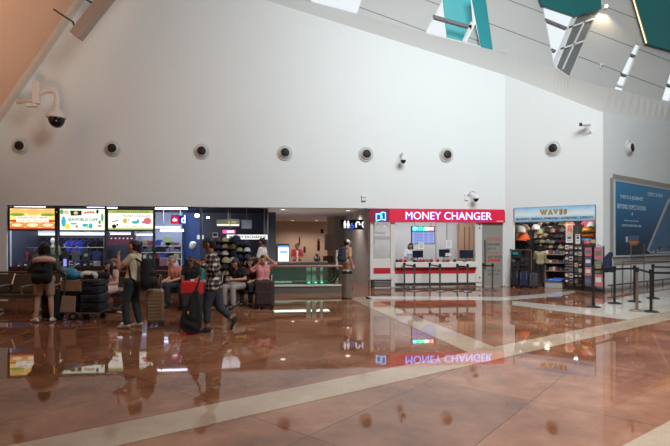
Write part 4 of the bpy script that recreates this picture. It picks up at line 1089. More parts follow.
# soft toys / swimwear at left
def toy(px, py, v, c, lab, s=1.0):
    p = wput(px, py, v)
    o = MB().cap((0, 0, -0.10*s), (0, 0, 0.05*s), 0.13*s, 0.10*s).cap((-0.08*s, 0, 0), (-0.24*s, -0.03, -0.03*s), 0.06*s, 0.05*s).cap((0.08*s, 0, 0), (0.24*s, -0.03, -0.03*s), 0.06*s, 0.05*s).ell((0, -0.02, 0.2*s), (0.12*s, 0.11*s, 0.12*s)).cap((-0.06*s, 0, -0.15*s), (-0.1*s, -0.05, -0.3*s), 0.06*s, 0.05*s).cap((0.06*s, 0, -0.15*s), (0.1*s, -0.05, -0.3*s), 0.06*s, 0.05*s)
    o = remesh(o, 'soft_toy', cloth(c), None, 0.02, loc=p, rz=WRZ); tag(o, lab, 'soft toy'); return o
shirt(wput(521.5, 224, 1.4), 'beige', 'beige swim top hung at the upper left of the beach shop', WRZ, None, 0.9)
cap_(wput(520.5, 232, 0.9), 'white', 'white sun hat above the orange hat in the beach shop', WRZ+0.3, None, 2.2)
cap_(wput(523.5, 239.5, 0.85), 'orange', 'orange sun hat at the left of the beach shop', WRZ-0.2, None, 2.4)
cap_(wput(536, 229, 1.2), 'white', 'white cap hung near the shop doorway top', WRZ, None, 1.7)
cap_(wput(539, 234, 1.2), 'khaki', 'khaki cap hung just below the white cap', WRZ+0.4, None, 1.7)
shirt(wput(520, 240, 1.5), 'black', 'black shirt hung below the orange hat', WRZ, None, 1.0)
t = thing('clothes_rail', 'tall dark rail at the left inside the beach shop', 'rail', W(w_at(521, 250, 1.45)[0], 1.5, 0), WRZ)
zt = wput(521, 221.5, 1.5).z
for s in (-0.45, 0.45): MB().cyl((s, 0, 0), (s, 0, zt), 0.02).build('post', M_dark, t)
MB().cyl((-0.45, 0, zt), (0.45, 0, zt), 0.016).build('bar', M_dark, t)
# towels and posters at right
p0 = wput(589, 223, 1.1)
def towel(px0, px1, py, c, lab, v=0.9, r=0.13):
    a, z = w_at(px0, py, v); b_, _ = w_at(px1, py, v)
    o = MB().cyl((-(b_-a)/2, 0, 0), ((b_-a)/2, 0, 0), r, r, 18).build('rolled_towel', cloth(c), None, W((a+b_)/2, v, z), WRZ, smooth=True, bevel=0.02); tag(o, lab, 'towel')
    return o
A0 = wput(590, 222, 1.1)
towel(582.5, 594.5, 230.2, 'yellow', 'golden rolled beach towel at the upper right of the beach shop', 1.0, 0.074)
towel(582.5, 594.5, 235.5, 'bright orange', 'orange rolled beach towel under the golden one', 1.0, 0.076)
towel(582, 592, 240, 'sky blue', 'sky blue rolled towel low beside the posters', 0.95, 0.07)
shirt(wput(589, 219, 1.2), 'rose', 'rose coloured top hung above the rolled towels', WRZ, None, 0.7)
cap_(wput(591.5, 226.5, 1.0), 'white', 'white hat above the golden towel', WRZ, None, 1.6)
t = thing('towel_shelf', 'narrow wall shelf carrying the rolled towels', 'shelf', W(w_at(588.5, 245, 1.0)[0], 1.05, 0), WRZ)
for py, r_ in ((230.2, .074), (235.5, .076), (240, .07)): MB().box((0, 0, wput(588, py, 1.0).z-r_-.013), (0.55, 0.3, 0.02)).build('shelf', M_dark, t)
for s in (-0.28, 0.28): MB().box((s, 0.1, 1.1), (0.02, 0.1, 2.2)).build('upright', M_dark, t)
shirt(wput(569.5, 221.5, 1.5), 'peach', 'peach patterned dress hung over the white poster', WRZ, None, 0.55)
small = w_at(565.6, 224, 0.75); small2 = w_at(573, 235, 0.75)
o = MB().box((0, 0, 0), (small2[0]-small[0], 0.02, small[1]-small2[1])).build('wall_poster', mat('poster_pale', (206, 190, 180), 0.5), None, W((small[0]+small2[0])/2, 0.75, (small[1]+small2[1])/2), WRZ); tag(o, 'pale poster above the wider white price card', 'poster'); MB().box((0.02, -0.012, 0.05), (0.14, 0.006, 0.22)).build('picture_print', mat('poster_coral', (206, 120, 96), 0.5), o)
def sign_card(px0, py0, px1, py1, v, lab):
    a, za_ = w_at(px0, py0, v); b_, zb_ = w_at(px1, py1, v); w = b_-a; h = za_-zb_
    t = thing('price_card', lab, 'sign', W((a+b_)/2, v, (za_+zb_)/2), WRZ)
    MB().box((0, 0, 0), (w, 0.02, h)).build('card', mat('card_white', (226, 224, 222), 0.5), t)
    MB().box((0, -0.012, h*0.12), (w*0.5, 0.006, h*0.22)).build('printed_block', mat('card_navy', (50, 60, 90), 0.5), t); MB().box((0, -0.012, h*0.36), (w*0.7, 0.006, h*0.08)).build('printed_line', M_grey, t); MB().box((0, -0.012, -h*0.2), (w*0.6, 0.006, h*0.06)).build('printed_line', M_grey, t)
    return t
sign_card(565.8, 235, 572.8, 242.8, 0.55, 'white price card on top of the goods rack, wider of the pair')
sign_card(575.5, 234, 580.2, 243.8, 0.5, 'white price card on top of the goods rack, narrower of the pair')
# low shelf unit in the doorway
u0 = w_at(545, 270, 0.9)[0]; u1 = w_at(566, 270, 0.9)[0]
t = thing('shop_shelf', 'low wooden shop shelf stacked with small goods', 'shelf', W((u0+u1)/2, 1.1, 0), WRZ); sw = u1-u0
lv = [wput(555, y, 0.9).z for y in (254.5, 263, 271)]
for z in lv + [0.12]: MB().box((0, 0, z), (sw, 0.45, 0.03)).build('shelf', mat('shelf_tan', (150, 126, 104), 0.5), t)
for s in (-1, 1): MB().box((s*sw/2, 0, lv[0]/2), (0.03, 0.45, lv[0])).build('side_panel', mat('shelf_tan', (150, 126, 104), 0.5), t)
MB().box((0, 0.2, lv[0]/2), (sw, 0.03, lv[0])).build('back_panel', M_darkwood, t)
gcol = [('white', (206, 204, 200)), ('blue', (74, 88, 120)), ('black', (34, 34, 38)), ('red', (134, 56, 58)), ('green', (92, 128, 104)), ('tan', (156, 128, 98)), ('grey', (112, 110, 108)), ('pink', (188, 112, 128))]
for j, z in enumerate(lv):
    for i in range(6):
        nm, c = gcol[(i*3+j*5) % 8]; hv = rnd.uniform(0.08, 0.16)
        q = V((-sw/2+sw*(i+0.5)/6, -0.08)); q = W((u0+u1)/2+q.x, 1.1+q.y, z+0.016)
        o = MB().box((0, 0, hv/2), (sw/7.5, 0.2, hv)).build('goods_box', mat('goods_'+nm, c, 0.5), None, q, WRZ, bevel=0.008)
        tag(o, 'small %s box on the low shop shelf, %s shelf down, %s from the left' % (nm, ORD[j], ORD[i]), 'box', 'boxes on the low shop shelf')
# glass bin with blue mats in front of it
u0 = w_at(545, 285, 0.3)[0]; u1 = w_at(562, 285, 0.3)[0]
t = thing('display_bin', 'pale glass display bin on the shop floor', 'bin', W((u0+u1)/2, 0.5, 0), WRZ)
zt = wput(556, 282.5, 0.3).z
MB().box((0, 0, zt/2), (u1-u0, 0.4, zt)).build('body', mat('bin_pale', (168, 172, 168), 0.3), t, bevel=0.01); MB().box((0, 0, zt+0.01), (u1-u0+0.04, 0.44, 0.02)).build('rim', M_steel, t)
for i in range(3):
    o = MB().box((0, 0, 0.02), (0.5-0.05*i, 0.3, 0.04)).build('folded_mat', cloth('sky blue' if i % 2 else 'blue'), None, W((u0+u1)/2-0.06+0.1*i, 0.5, zt+0.02+0.04*i), WRZ, bevel=0.01); tag(o, '%s folded mat lying on the glass bin, %s from the bottom' % ('sky blue' if i % 2 else 'blue', ORD[i]), 'mat', 'folded mats on the glass bin')
# goods racks in front
def rack(px0, px1, pyt, pyb, v, rows, cols, lab, cols_list, seed, kind, group, s=0.9):
    a = w_at(px0, pyt, v)[0]; b_ = w_at(px1, pyt, v)[0]; zt = wput((px0+px1)/2, pyt, v).z; w = b_-a
    t = thing('goods_rack', lab, 'display rack', W((a+b_)/2, v, 0), WRZ)
    for q in (-1, 1): MB().box((q*w/2, 0.06, zt/2), (0.04, 0.04, zt)).build('post', M_black, t)
    MB().box((0, 0.06, 0.05), (w+0.04, 0.34, 0.1)).build('base', M_black, t)
    q = MB()
    for i in range(int(w/0.09)+1): q.box((-w/2+i*0.09, 0.07, zt/2+0.05), (0.008, 0.008, zt-0.1))
    for i in range(int(zt/0.12)): q.box((0, 0.07, 0.12+i*0.12), (w, 0.008, 0.008))
    q.build('wire_grid', M_black, t)
    rr = random.Random(seed); zb_ = 0.2
    for j in range(rows):
        z = zt-0.05-(zt-zb_)*j/rows; hh = (zt-zb_)/rows*s
        MB().box((0, 0.0, z+0.01), (w, 0.012, 0.012)).build('hook_bar', M_steel, t)
        for i in range(cols):
            nm, c = cols_list[(i*3+j*2+(i*j) % 2) % len(cols_list)]
            wv = w/cols*0.86
            o = MB().box((0, 0, -hh/2), (wv, 0.06, hh)).build(kind, mat('goods_'+nm, c, 0.35), None, W((a+b_)/2-w/2+w*(i+0.5)/cols, v-0.035, z), WRZ, bevel=0.012)
            tag(o, '%s %s on the %s, %s row, %s from left' % (nm, kind.replace('_', ' '), group, ORD[j], ORD[i]), 'package', 'packs on the '+group)
            nm2, c2 = rr.choice([gcol[0], gcol[6], gcol[5], gcol[2], gcol[0]])
            MB().box((0, -0.034, -hh*0.45), (wv*0.7, 0.008, hh*0.4)).build('label', mat('goods_'+nm2, c2, 0.5), o)
    return t
mix1 = [gcol[0], gcol[6], gcol[2], gcol[5], gcol[6], gcol[2], gcol[1]]
rack(565, 573.5, 244, 290, 0.35, 7, 2, 'black wire rack of small packs, nearest the shop doorway', mix1, 1, 'hanging_pack', 'rack nearest the doorway', 0.72)
rack(574.5, 582.5, 245, 291, 0.30, 7, 2, 'black wire rack of small packs in the middle of the three', [gcol[2], gcol[0], gcol[6], gcol[1], gcol[2]], 2, 'hanging_pack', 'middle wire rack', 0.7)
mix3 = [gcol[7], gcol[7], gcol[3], gcol[2], gcol[5], gcol[2]]
rack(584.5, 592.5, 246, 292, -0.2, 4, 1, 'black rack of pink and yellow bags, left of the broad pair', [gcol[7], gcol[7], gcol[1], ('yellow', (206, 166, 90))], 3, 'gift_bag', 'pink bag rack', 0.9)
rack(594, 603.5, 246, 293, -0.38, 3, 1, 'black rack of pink, green and maroon bags at the corner', [gcol[7], ('maroon', (110, 50, 62)), gcol[4], ('maroon', (110, 50, 62))], 4, 'gift_bag', 'corner bag rack', 0.92)
# things on top of / hung from racks
for px, py, c, lab in ((587, 243.5, 'rose', 'rose coloured hat on top of the bag racks'), (593, 243.0, 'khaki', 'khaki hat on top of the bag racks'), (600.5, 245, 'white', 'white hat at the corner end of the bag racks')):
    cap_(wput(px, py, -0.25), c, lab, WRZ, None, 1.05)
# navy bag hanging at the corner
p = wput(607, 262, -0.5)
o = MB().cap((0, 0, -0.18), (0.03, 0, 0.05), 0.16, 0.12).cap((0.02, 0, 0.12), (0.1, 0, 0.25), 0.1, 0.08).cap((-0.05, 0, -0.2), (0.18, 0, -0.26), 0.1, 0.08)
o = remesh(o, 'hanging_bag', cloth('navy'), None, 0.02, loc=p, rz=WRZ); tag(o, 'soft navy bag hanging at the corner end of the racks', 'bag')
# luggage stand at the left of the door
def luggage(px, pyb, v, w, h, c, lab, d=0.24, cc=None):
    u, _ = w_at(px, pyb, v)
    t = thing('travel_bag', lab, 'bag', W(u, v, 0), WRZ)
    MB().box((0, 0, h/2+0.05), (w, d, h)).build('body', cloth(c), t, bevel=0.05)
    MB().box((0, -d/2-0.01, h*0.35), (w*0.8, 0.04, h*0.4)).build('pocket', cloth(c), t, bevel=0.015)
    MB().tube([(-0.08, 0, h+0.05), (-0.06, 0, h+0.12), (0.06, 0, h+0.12), (0.08, 0, h+0.05)], 0.012).build('handle', M_black, t)
    for s in (-1, 1): MB().cyl((s*w*0.4, -0.03, 0.03), (s*w*0.4, 0.03, 0.03), 0.03).build('wheel', M_black, t)
    for s in (-1, 1): MB().box((s*w*0.36, -d/2-0.004, h/2+0.05), (0.012, 0.01, h*0.8)).build('piping', cloth('grey'), t)
    return t
luggage(515, 287, -0.2, 0.29, 0.62, 'black', 'black upright suitcase at the left edge of the beach shop doorway')
luggage(524.5, 287, -0.2, 0.27, 0.55, 'navy', 'navy upright suitcase next to the black one in the doorway')
luggage(534, 286, -0.2, 0.27, 0.5, 'dark grey', 'dark grey suitcase nearest the shopper in the doorway')
t = thing('bag_stand', 'dark metal stand carrying hanging bags at the doorway', 'stand', W(w_at(521, 287, -0.08)[0], -0.06, 0), WRZ)
for s in (-0.35, 0.35): MB().cyl((s, 0, 0), (s, 0, 1.35), 0.018).build('post', M_steel, t)
MB().cyl((-0.35, 0, 1.35), (0.35, 0, 1.35), 0.016).build('bar', M_steel, t)
for px, py, c, lab, s in ((516.5, 254, 'teal', 'black and teal backpack hung at the left of the doorway', 1.0), (516, 266, 'black', 'black backpack hung under the teal one', 1.0), (524, 262, 'black', 'black shoulder bag hung on the bag stand', 0.9)):
    p = wput(px, py, -0.2)
    o = MB().cap((-0.08*s, 0, -0.12*s), (-0.08*s, 0, 0.08*s), 0.10*s, 0.09*s).cap((0.08*s, 0, -0.12*s), (0.08*s, 0, 0.08*s), 0.10*s, 0.09*s).cap((-0.07*s, -0.06, -0.12*s), (0.07*s, -0.06, -0.12*s), 0.08*s, 0.08*s)
    o = remesh(o, 'backpack', cloth('black'), None, 0.02, loc=p, rz=WRZ); tag(o, lab, 'bag')
    MB().tube([(-0.05, 0, 0.16*s), (-0.03, 0, 0.24*s), (0.03, 0, 0.24*s), (0.05, 0, 0.16*s)], 0.012).build('handle', M_black, o)
    MB().box((0, -0.145*s, 0.02), (0.2*s, 0.02, 0.10*s)).build('pocket', cloth(c), o, bevel=0.01)

# ------------------------------------------------------------------ right wall advertisement
u0, zt = r_at(614.5, 181.3, -0.05); _, zb_ = r_at(614.5, 255.5, -0.05)
u1 = r_at(720, 240, -0.05)[0]
w = min(u1-u0, 9.0); h = zt-zb_
ad = thing('advertisement_board', 'large framed blue travel advertisement on the right wall', 'advertisement', Rw(u0+w/2, -0.05, zb_+h/2), RRZ)
def ad_print():
    m = bpy.data.materials.new('ad_print'); m.use_nodes = True; nt = m.node_tree; L = nt.links; bs = nt.nodes['Principled BSDF']
    tc = nt.nodes.new('ShaderNodeTexCoord'); sp = nt.nodes.new('ShaderNodeSeparateXYZ'); L.new(tc.outputs['Object'], sp.inputs[0])
    a = nt.nodes.new('ShaderNodeMath'); a.operation = 'MULTIPLY_ADD'; a.inputs[1].default_value = 1/h; a.inputs[2].default_value = 0.5; L.new(sp.outputs[2], a.inputs[0])
    r = nt.nodes.new('ShaderNodeValToRGB'); e = r.color_ramp.elements
    e[0].position = 0.0; e[0].color = lin((36, 46, 62)); e[1].position = 1.0; e[1].color = lin((58, 132, 176))
    q = e.new(0.35); q.color = lin((40, 80, 116)); q = e.new(0.7); q.color = lin((48, 112, 156))
    L.new(a.outputs[0], r.inputs[0]); L.new(r.outputs[0], bs.inputs['Base Color']); bs.inputs['Roughness'].default_value = 0.25
    return m
MB().box((0, 0.0, 0), (w, 0.05, h)).build('picture', ad_print(), ad)
f = MB(); q = 0.06
f.box((0, 0, h/2+q/2), (w+2*q, 0.08, q)).box((0, 0, -h/2-q/2), (w+2*q, 0.08, q)).box((-w/2-q/2, 0, 0), (q, 0.08, h)).box((w/2+q/2, 0, 0), (q, 0.08, h))
f.build('frame', mat('ad_frame', (176, 186, 192), 0.4), ad)
M_adw = mat('ad_white', (178, 202, 216), 0.5)
def adp(px, py):
    u, z = r_at(px, py, -0.05); return u-u0-w/2, z-(zb_+h/2)
def adtext(s, px0, px1, py, hh, m=M_adw):
    a = adp(px0, py); b_ = adp(px1, py); text(s, 'lettering', m, ad, ((a[0]+b_[0])/2, -0.026, a[1]), b_[0]-a[0], hh/26, 0.006)
adtext('THIS IS A JOURNEY', 619, 642.5, 197, 4.2); adtext('BEYOND EXPECTATIONS', 616.5, 645, 206, 4.2); adtext('EXPECTATION', 647, 661.5, 194, 3.6)
adtext('|', 631, 631.8, 214, 2.5); adtext('Departing this year', 623.5, 638, 220.5, 1.6); adtext('CREATE BEYOND SEA', 621, 640.5, 225.3, 2.0)
for (a, b_, c) in (((625, 236.5), (627, 242), M_adw), ((628, 235.5), (638, 240.3), mat('ad_violet', (84, 100, 140), 0.5)), ((628, 240.5), (638, 243.5), mat('ad_orange', (186, 122, 78), 0.5)), ((629.5, 243.5), (636, 245.5), mat('ad_sand', (170, 130, 80), 0.5))):
    p = adp(*a); q = adp(*b_); MB().span((p[0], -0.03, q[1]), (q[0], -0.024, p[1])).build('printed_emblem', c, ad)
# slanted phone outline with a deck picture inside
q0 = adp(646, 250); q1 = adp(667, 199); q2 = adp(720, 192); q3 = adp(720, 253); q0b = adp(650, 253.5)
MB().prism([(p[0], -0.028, p[1]) for p in (q0, q1, (q1[0]+0.35, q1[1]+0.06), q2, q3, q0b)], (0, -0.003, 0)).build('printed_outline', mat('ad_silver', (176, 180, 184), 0.3), ad)
i0 = adp(648, 249.5); i1 = adp(668.5, 202); 
MB().prism([(p[0], -0.032, p[1]) for p in (i0, i1, (i1[0]+0.3, i1[1]+0.06), (q2[0]-0.1, q2[1]-0.1), (q3[0]-0.1, q3[1]+0.12), (i0[0]+0.15, i0[1]-0.08))], (0, -0.002, 0)).build('scene_print', mat('ad_scene_blue', (70, 112, 146), 0.4), ad)
mb = MB(); ms = [mat('ad_rock', (112, 118, 124), 0.5), mat('ad_light', (180, 190, 196), 0.5), mat('ad_deep', (46, 60, 76), 0.5)]
r5 = random.Random(5)
for i in range(30):
    px = r5.uniform(652, 700); py = r5.uniform(max(228, 262-(px-648)*1.2), 251)
    p = adp(px, py); s = r5.uniform(0.05, 0.16); mb.m(i % 3)
    mb.prism([(p[0], -0.0345-0.0004*i/30, p[1]), (p[0]+s*2, -0.0345, p[1]+s*0.5), (p[0]+s*1.6, -0.0345, p[1]+s*1.4), (p[0]+s*0.2, -0.0345, p[1]+s)], (0, -0.001, 0))
mb.build('detail_print', ms, ad)
# perforated metal surround and lower grille
M_perf = mat('perforated_grey', (150, 146, 140), 0.5, var=0.5, vscale=40)
us = 0.14
o = MB().box((0, 0, 0), (w, 0.03, 0.17)).build('perforated_strip', M_perf, None, Rw(u0+w/2-0.05, -0.03, zt+q*0 + 0.15+0.06 if False else zt+0.16), RRZ); tag(o, 'perforated grey metal strip above the advertisement', 'strip')
o = MB().box((0, 0, 0), (0.16, 0.03, h+0.2)).build('perforated_strip', M_perf, None, Rw(u0-0.16, -0.03, zb_+h/2), RRZ); tag(o, 'upright perforated metal strip left of the advertisement', 'strip')
zg = r_at(614.5, 259.5, -0.05)[1]
o = MB().box((0, 0, 0), (w, 0.03, 0.22)).build('perforated_strip', M_perf, None, Rw(u0+w/2, -0.03, zb_-0.19), RRZ); tag(o, 'perforated grey metal strip below the advertisement', 'strip')
# low bumper rail on right wall
t = thing('bumper_rail', 'low wooden bumper rail along the right wall', 'rail', Rw(4.5, -0.14, 0), RRZ)
MB().box((0, 0, 0.20), (8.9, 0.05, 0.05)).build('rail', mat('bumper_wood', (104, 84, 74), 0.5), t)
for i in range(7): MB().cyl((-4.2+i*1.4, 0, 0), (-4.2+i*1.4, 0, 0.18), 0.025).build('post', M_steel, t)
# ------------------------------------------------------------------ jet nozzles on the walls
M_dkhole = mat('nozzle_dark', (14, 14, 15), 0.6)
def nozzle(p, rz, lab, r=0.27):
    p = V(p)+Matrix.Rotation(rz, 3, 'Z')@V((0, -0.004, 0))
    t = thing('air_vent', lab, 'air vent', p, rz, 'round air nozzles along the walls')
    MB().lathe([(r*0.80, 0.0), (r, -0.006), (r*1.0, -0.03), (r*0.86, -0.05), (r*0.80, -0.035)], axis='Y', n=28).build('rim', mat('nozzle_rim', (206, 206, 202), 0.4), t, smooth=True)
    MB().lathe([(r*0.78, -0.01), (r*0.76, -0.06), (r*0.64, -0.12), (r*0.55, -0.13), (r*0.52, -0.10)], axis='Y', n=28).build('ball', mat('nozzle_ball', (198, 198, 194), 0.4), t, smooth=True)
    MB().lathe([(0.001, -0.135), (r*0.5, -0.136), (r*0.55, -0.125)], (r*0.03, 0, -r*0.02), axis='Y', n=24).build('opening', M_dkhole, t, smooth=True)
wh = ['round white air nozzle below the large dome camera, nearest the peach ceiling', 'round white air nozzle above the currency sign', 'round white air nozzle high above the walking man', 'round white air nozzle above the vending machine', 'round white air nozzle above the money changer logo panel', 'round white air nozzle above the money changer lettering']
for (px, py), lab in zip(((21, 146.3), (113, 148.6), (202, 151.3), (285, 153), (366, 154.3), (446.2, 155)), wh):
    p = on_y(px, py, 0); nozzle((p.x, 0, p.z), 0, lab)
u, z = w_at(553.5, 148.5); nozzle(W(u, 0, z), WRZ, 'round white air nozzle on the angled wall above the surf sign')
u, z = r_at(628.5, 148); nozzle(Rw(u, 0, z), RRZ, 'round white air nozzle above the large advertisement')

# ------------------------------------------------------------------ cameras
M_smoke = mat('smoked_dome', (16, 17, 20), 0.12)
M_camw = mat('camera_white', (206, 200, 194), 0.4)
# large dome camera, bracket on the edge trim: depth of the main wall minus 0.8
YD = -0.95
def dpt(px, py): return on_y(px, py, YD)
c = dpt(55.5, 113)
t = thing('dome_camera', 'large white dome camera on a curved arm beside the peach ceiling', 'camera', c)
def L_(px, py): return dpt(px, py)-c
mb = MB(); mb.box(L_(36.5, 93), (0.20, 0.16, 0.68)); mb.build('mount_plate', M_camw, t, bevel=0.02)
MB().tube([L_(37, 101)+V((0, 0, 0)), L_(28, 100.5), L_(12, 99)+V((0, 0.35, 0))], 0.07).build('wall_arm', M_camw, t, smooth=True)
MB().box(L_(32.5, 105.5), (0.30, 0.16, 0.09)).build('junction_box', M_camw, t, bevel=0.015)
MB().tube([L_(39, 93), L_(46, 91), L_(51, 90.5), L_(55, 92), L_(57.5, 96), L_(57.2, 104), L_(57, 108)], 0.085, 12).build('arm', M_camw, t, smooth=True)
e = L_(56.5, 117.5)
MB().lathe([(0.09, 0.32), (0.12, 0.24), (0.24, 0.12), (0.285, 0.04), (0.285, -0.02), (0.25, -0.03)], e, 22).build('hood', M_camw, t, smooth=True)
MB().ell(e+V((0, 0, -0.05)), (0.235, 0.235, 0.27), 20, 8, z0=-0.999, z1=0.15).build('dome', M_smoke, t, smooth=True)
def small_dome(px, py, lab, arm):
    p = on_y(px, py, -0.35)
    t = thing('dome_camera', lab, 'camera', p); t.scale = (.8, .98, .8)
    MB().lathe([(0.03, 0.20), (0.06, 0.16), (0.12, 0.08), (0.14, 0.0), (0.13, -0.02)]).build('hood', M_white, t, smooth=True)
    MB().ell((0, 0, -0.02), (0.115, 0.115, 0.14), 16, 6, z0=-0.999, z1=0.1).build('dome', M_smoke, t, smooth=True)
    if arm: MB().tube([(-0.28, 0.32, 0.12), (-0.2, 0.2, 0.28), (-0.1, 0.1, 0.34), (-0.02, 0.02, 0.30), (0, 0, 0.18)], 0.035).build('arm', M_white, t, smooth=True); MB().box((-0.28, 0.33, 0.1), (0.16, 0.06, 0.3)).build('mount_plate', M_white, t, bevel=0.01)
    else: MB().tube([(0, 0.34, 0.30), (0, 0.2, 0.34), (0, 0.05, 0.32), (0, 0, 0.2)], 0.035).build('arm', M_white, t, smooth=True); MB().box((0, 0.335, 0.28), (0.12, 0.03, 0.16)).build('mount_plate', M_white, t, bevel=0.01)
small_dome(403.3, 160.0, 'small white dome camera between two air nozzles', False)
small_dome(476, 198.3, 'small white dome camera on a bent arm just above the red sign', True)
u, z = w_at(586, 126, -0.3); p = W(u, -0.3, z)
t = thing('bullet_camera', 'white bullet camera on a short bracket on the angled wall', 'camera', p, WRZ); t.scale = (.75, 1, .75)
MB().cyl((-0.16, -0.12, 0.06), (0.14, 0.12, 0.10), 0.085, 0.085, 14).build('body', M_white, t, smooth=True); MB().cyl((-0.20, -0.16, 0.055), (-0.155, -0.115, 0.061), 0.075, 0.08, 14).build('lens', M_smoke, t, smooth=True)
MB().tube([(0.02, 0.02, 0.0), (0.02, 0.04, -0.14), (0.12, 0.2, -0.2), (0.14, 0.28, -0.2)], 0.03).build('bracket', M_white, t, smooth=True); MB().cyl((0.14, 0.26, -0.2), (0.14, 0.3, -0.2), 0.07).build('mount_plate', M_white, t)
p = on_y(364, 198, -0.05)
t = thing('junction_box', 'small white square box on the wall above the logo panel', 'box', p)
MB().box((0, 0, 0), (0.16, 0.1, 0.2)).build('case', M_white, t, bevel=0.01); MB().box((0, -0.055, 0.02), (0.15, 0.01, 0.015)).build('cover_seam', M_grey, t); MB().box((0, 0.045, 0), (0.12, 0.01, 0.16)).build('mount', M_grey, t)
p = w_at(511.5, 250); t = tag(MB().box((0, -0.02, 0), (0.05, 0.04, 0.08)).build('wall_switch', M_dark, None, W(p[0]-0.02, 0, p[1]), WRZ, bevel=0.005), 'small dark switch on the white jamb beside the beach shop', 'switch')
# linear lamp in the upper left
YL = -1.6
def lp(px, py): return on_y(px, py, YL)
a = lp(76, 36.5); b_ = lp(112, -9); c = (a+b_)/2
t = thing('linear_lamp', 'long boxy lamp slung beside the peach ceiling', 'lamp', c)
d = (b_-a).normalized(); L = (b_-a).length + 1.2
Mx = Matrix((d, V((0, 1, 0)), d.cross(V((0, 1, 0))))).transposed()
MB().box(d*0.6, (L, 0.30, 0.32), M=Mx).build('housing', mat('lamp_beige', (150, 134, 124), 0.4), t, bevel=0.01)
MB().box(d*0.6 + Mx @ V((0, -0.02, 0.165)) , (L-0.06, 0.2, 0.02), M=Mx).build('diffuser', mat('lamp_diffuser', (206, 200, 192), 0.4), t)
for px, py in ((73, 22), (90, 2)):
    p = lp(px, py)-c; e = lp(px+9 if px > 80 else px+3, py+4 if px > 80 else py+11)-c
    MB().tube([p+V((0, 0.0, 0)), (p+e)/2+V((0, 0, 0.03)), e], 0.03).build('bracket', M_dark, t)
    MB().cyl(p, p+V((-0.55, 0, 0.35)), 0.025).build('rod', M_dark, t)

# ------------------------------------------------------------------ belt posts
def belt_post(p, h, lab, group=None, m=None, belts=(), rbase=0.17, mb_=None):
    t = thing('belt_post', lab, 'barrier post', p, 0, group)
    m = m or M_black
    MB().lathe([(rbase, 0.0), (rbase, 0.012), (rbase*0.8, 0.03), (0.03, 0.05)], n=24).build('base', m, t, smooth=True)
    MB().cyl((0, 0, 0.03), (0, 0, h), 0.03, 0.03, 14).build('pole', m, t, smooth=True)
    MB().cyl((0, 0, h-0.10), (0, 0, h+0.01), 0.042, 0.042, 14).build('belt_head', M_black, t, smooth=True)
    for q, mm in belts:
        q = V(q)-V(p); q.z = 0; dn = q.normalized(); s = V((-dn.y, dn.x, 0))*0.004
        a = dn*0.04; z = h-0.07; e = q-dn*0.05
        vs = []
        MB().add([a+s+V((0, 0, z+0.025)), e+s+V((0, 0, z+0.025)), e+s+V((0, 0, z-0.025)), a+s+V((0, 0, z-0.025)), a-s+V((0, 0, z+0.025)), e-s+V((0, 0, z+0.025)), e-s+V((0, 0, z-0.025)), a-s+V((0, 0, z-0.025))],
                 [(0, 1, 2, 3), (7, 6, 5, 4), (0, 4, 5, 1), (2, 6, 7, 3), (0, 3, 7, 4), (1, 5, 6, 2)]).build('belt', mm, t)
    return t
M_beltred = mat('belt_dark_red', (110, 24, 30), 0.6); M_postgrey = mat('post_steel_grey', (112, 112, 114), 0.35, 0.7)
pts = [ground(404.4, 288.3), ground(414.5, 291.3), ground(429.8, 288.3), ground(440, 291.6), ground(457.4, 291.4), ground(467.5, 291.8), ground(483.3, 289.8), ground(492.5, 290.4)]
nm = ['leftmost', 'second from the left', 'third from the left', 'fourth from the left', 'fifth from the left', 'sixth from the left', 'second from the right', 'rightmost']
for i, p in enumerate(pts):
    bl = [(pts[i+1], M_beltred if i == 0 else M_black)] if i % 2 == 0 else []
    belt_post(p, 0.90, 'slim grey belt post before the money changer, %s' % nm[i], 'grey belt posts before the money changer', M_postgrey, bl, 0.16)
A_, B_, C_, D_, E_, F_ = ground(593.5, 307.3), ground(614.5, 303.6), ground(634.5, 301.8), ground(637, 311.2), ground(651, 312), ground(653, 298.5)
out1 = ground(700, 300.5); out2 = ground(690, 313)
belt_post(A_, 1.0, 'black belt post nearest the bag racks', 'black belt posts', None, [(B_, M_black)])
belt_post(B_, 0.98, 'black belt post second from the bag racks', 'black belt posts', None, [(C_, M_black)])
belt_post(C_, 0.98, 'black belt post in the middle, behind the steel post', 'black belt posts', None, [(E_, M_black)])
belt_post(E_, 0.98, 'black belt post nearest the viewer beside the steel post', 'black belt posts', None, [(out2, M_black)])
belt_post(F_, 0.98, 'black belt post furthest back near the right wall', 'black belt posts', None, [(out1, M_black)])
belt_post(D_, 1.02, 'slim brushed steel belt post among the black ones', None, mat('post_steel', (150, 140, 130), 0.3, 0.8), [])
# steel hand barrier
a = ground(622.5, 290.5); b_ = ground(700, 289)
t = thing('hand_barrier', 'steel tube hand barrier behind the black belt posts', 'barrier', a); e = b_-a
MB().tube([(0, 0, 0.0), (0, 0, 0.92), (0.02, 0, 0.97), V((0.1, 0, 0.98)), e+V((0, 0, 0.98))], 0.025).build('top_tube', M_steel, t, smooth=True)
MB().cyl((0, 0, 0), (0, 0, 0.015), 0.07).build('foot', M_steel, t)
MB().cyl(e, e+V((0, 0, 0.98)), 0.025).build('leg', M_steel, t)
# clear notice stand
a, z0 = r_at(631, 262, -0.9); p1 = Rw(a, -0.9)
t = thing('notice_stand', 'clear acrylic notice stand in front of the advertisement', 'stand', p1, RRZ); w = r_at(644, 262, -0.9)[0]-a
zt = r_at(637, 244, -0.9)[1]
for x in (0, w): MB().cyl((x, 0, 0.0), (x, 0, zt), 0.016).build('post', M_steel, t)
MB().span((0, -0.005, zt-0.55), (w, 0.005, zt)).build('panel', glass('smoked_acrylic', (240, 238, 236), 0.4), t)
MB().box((w/2, 0, 0.01), (w+0.2, 0.3, 0.02)).build('base', M_steel, t)

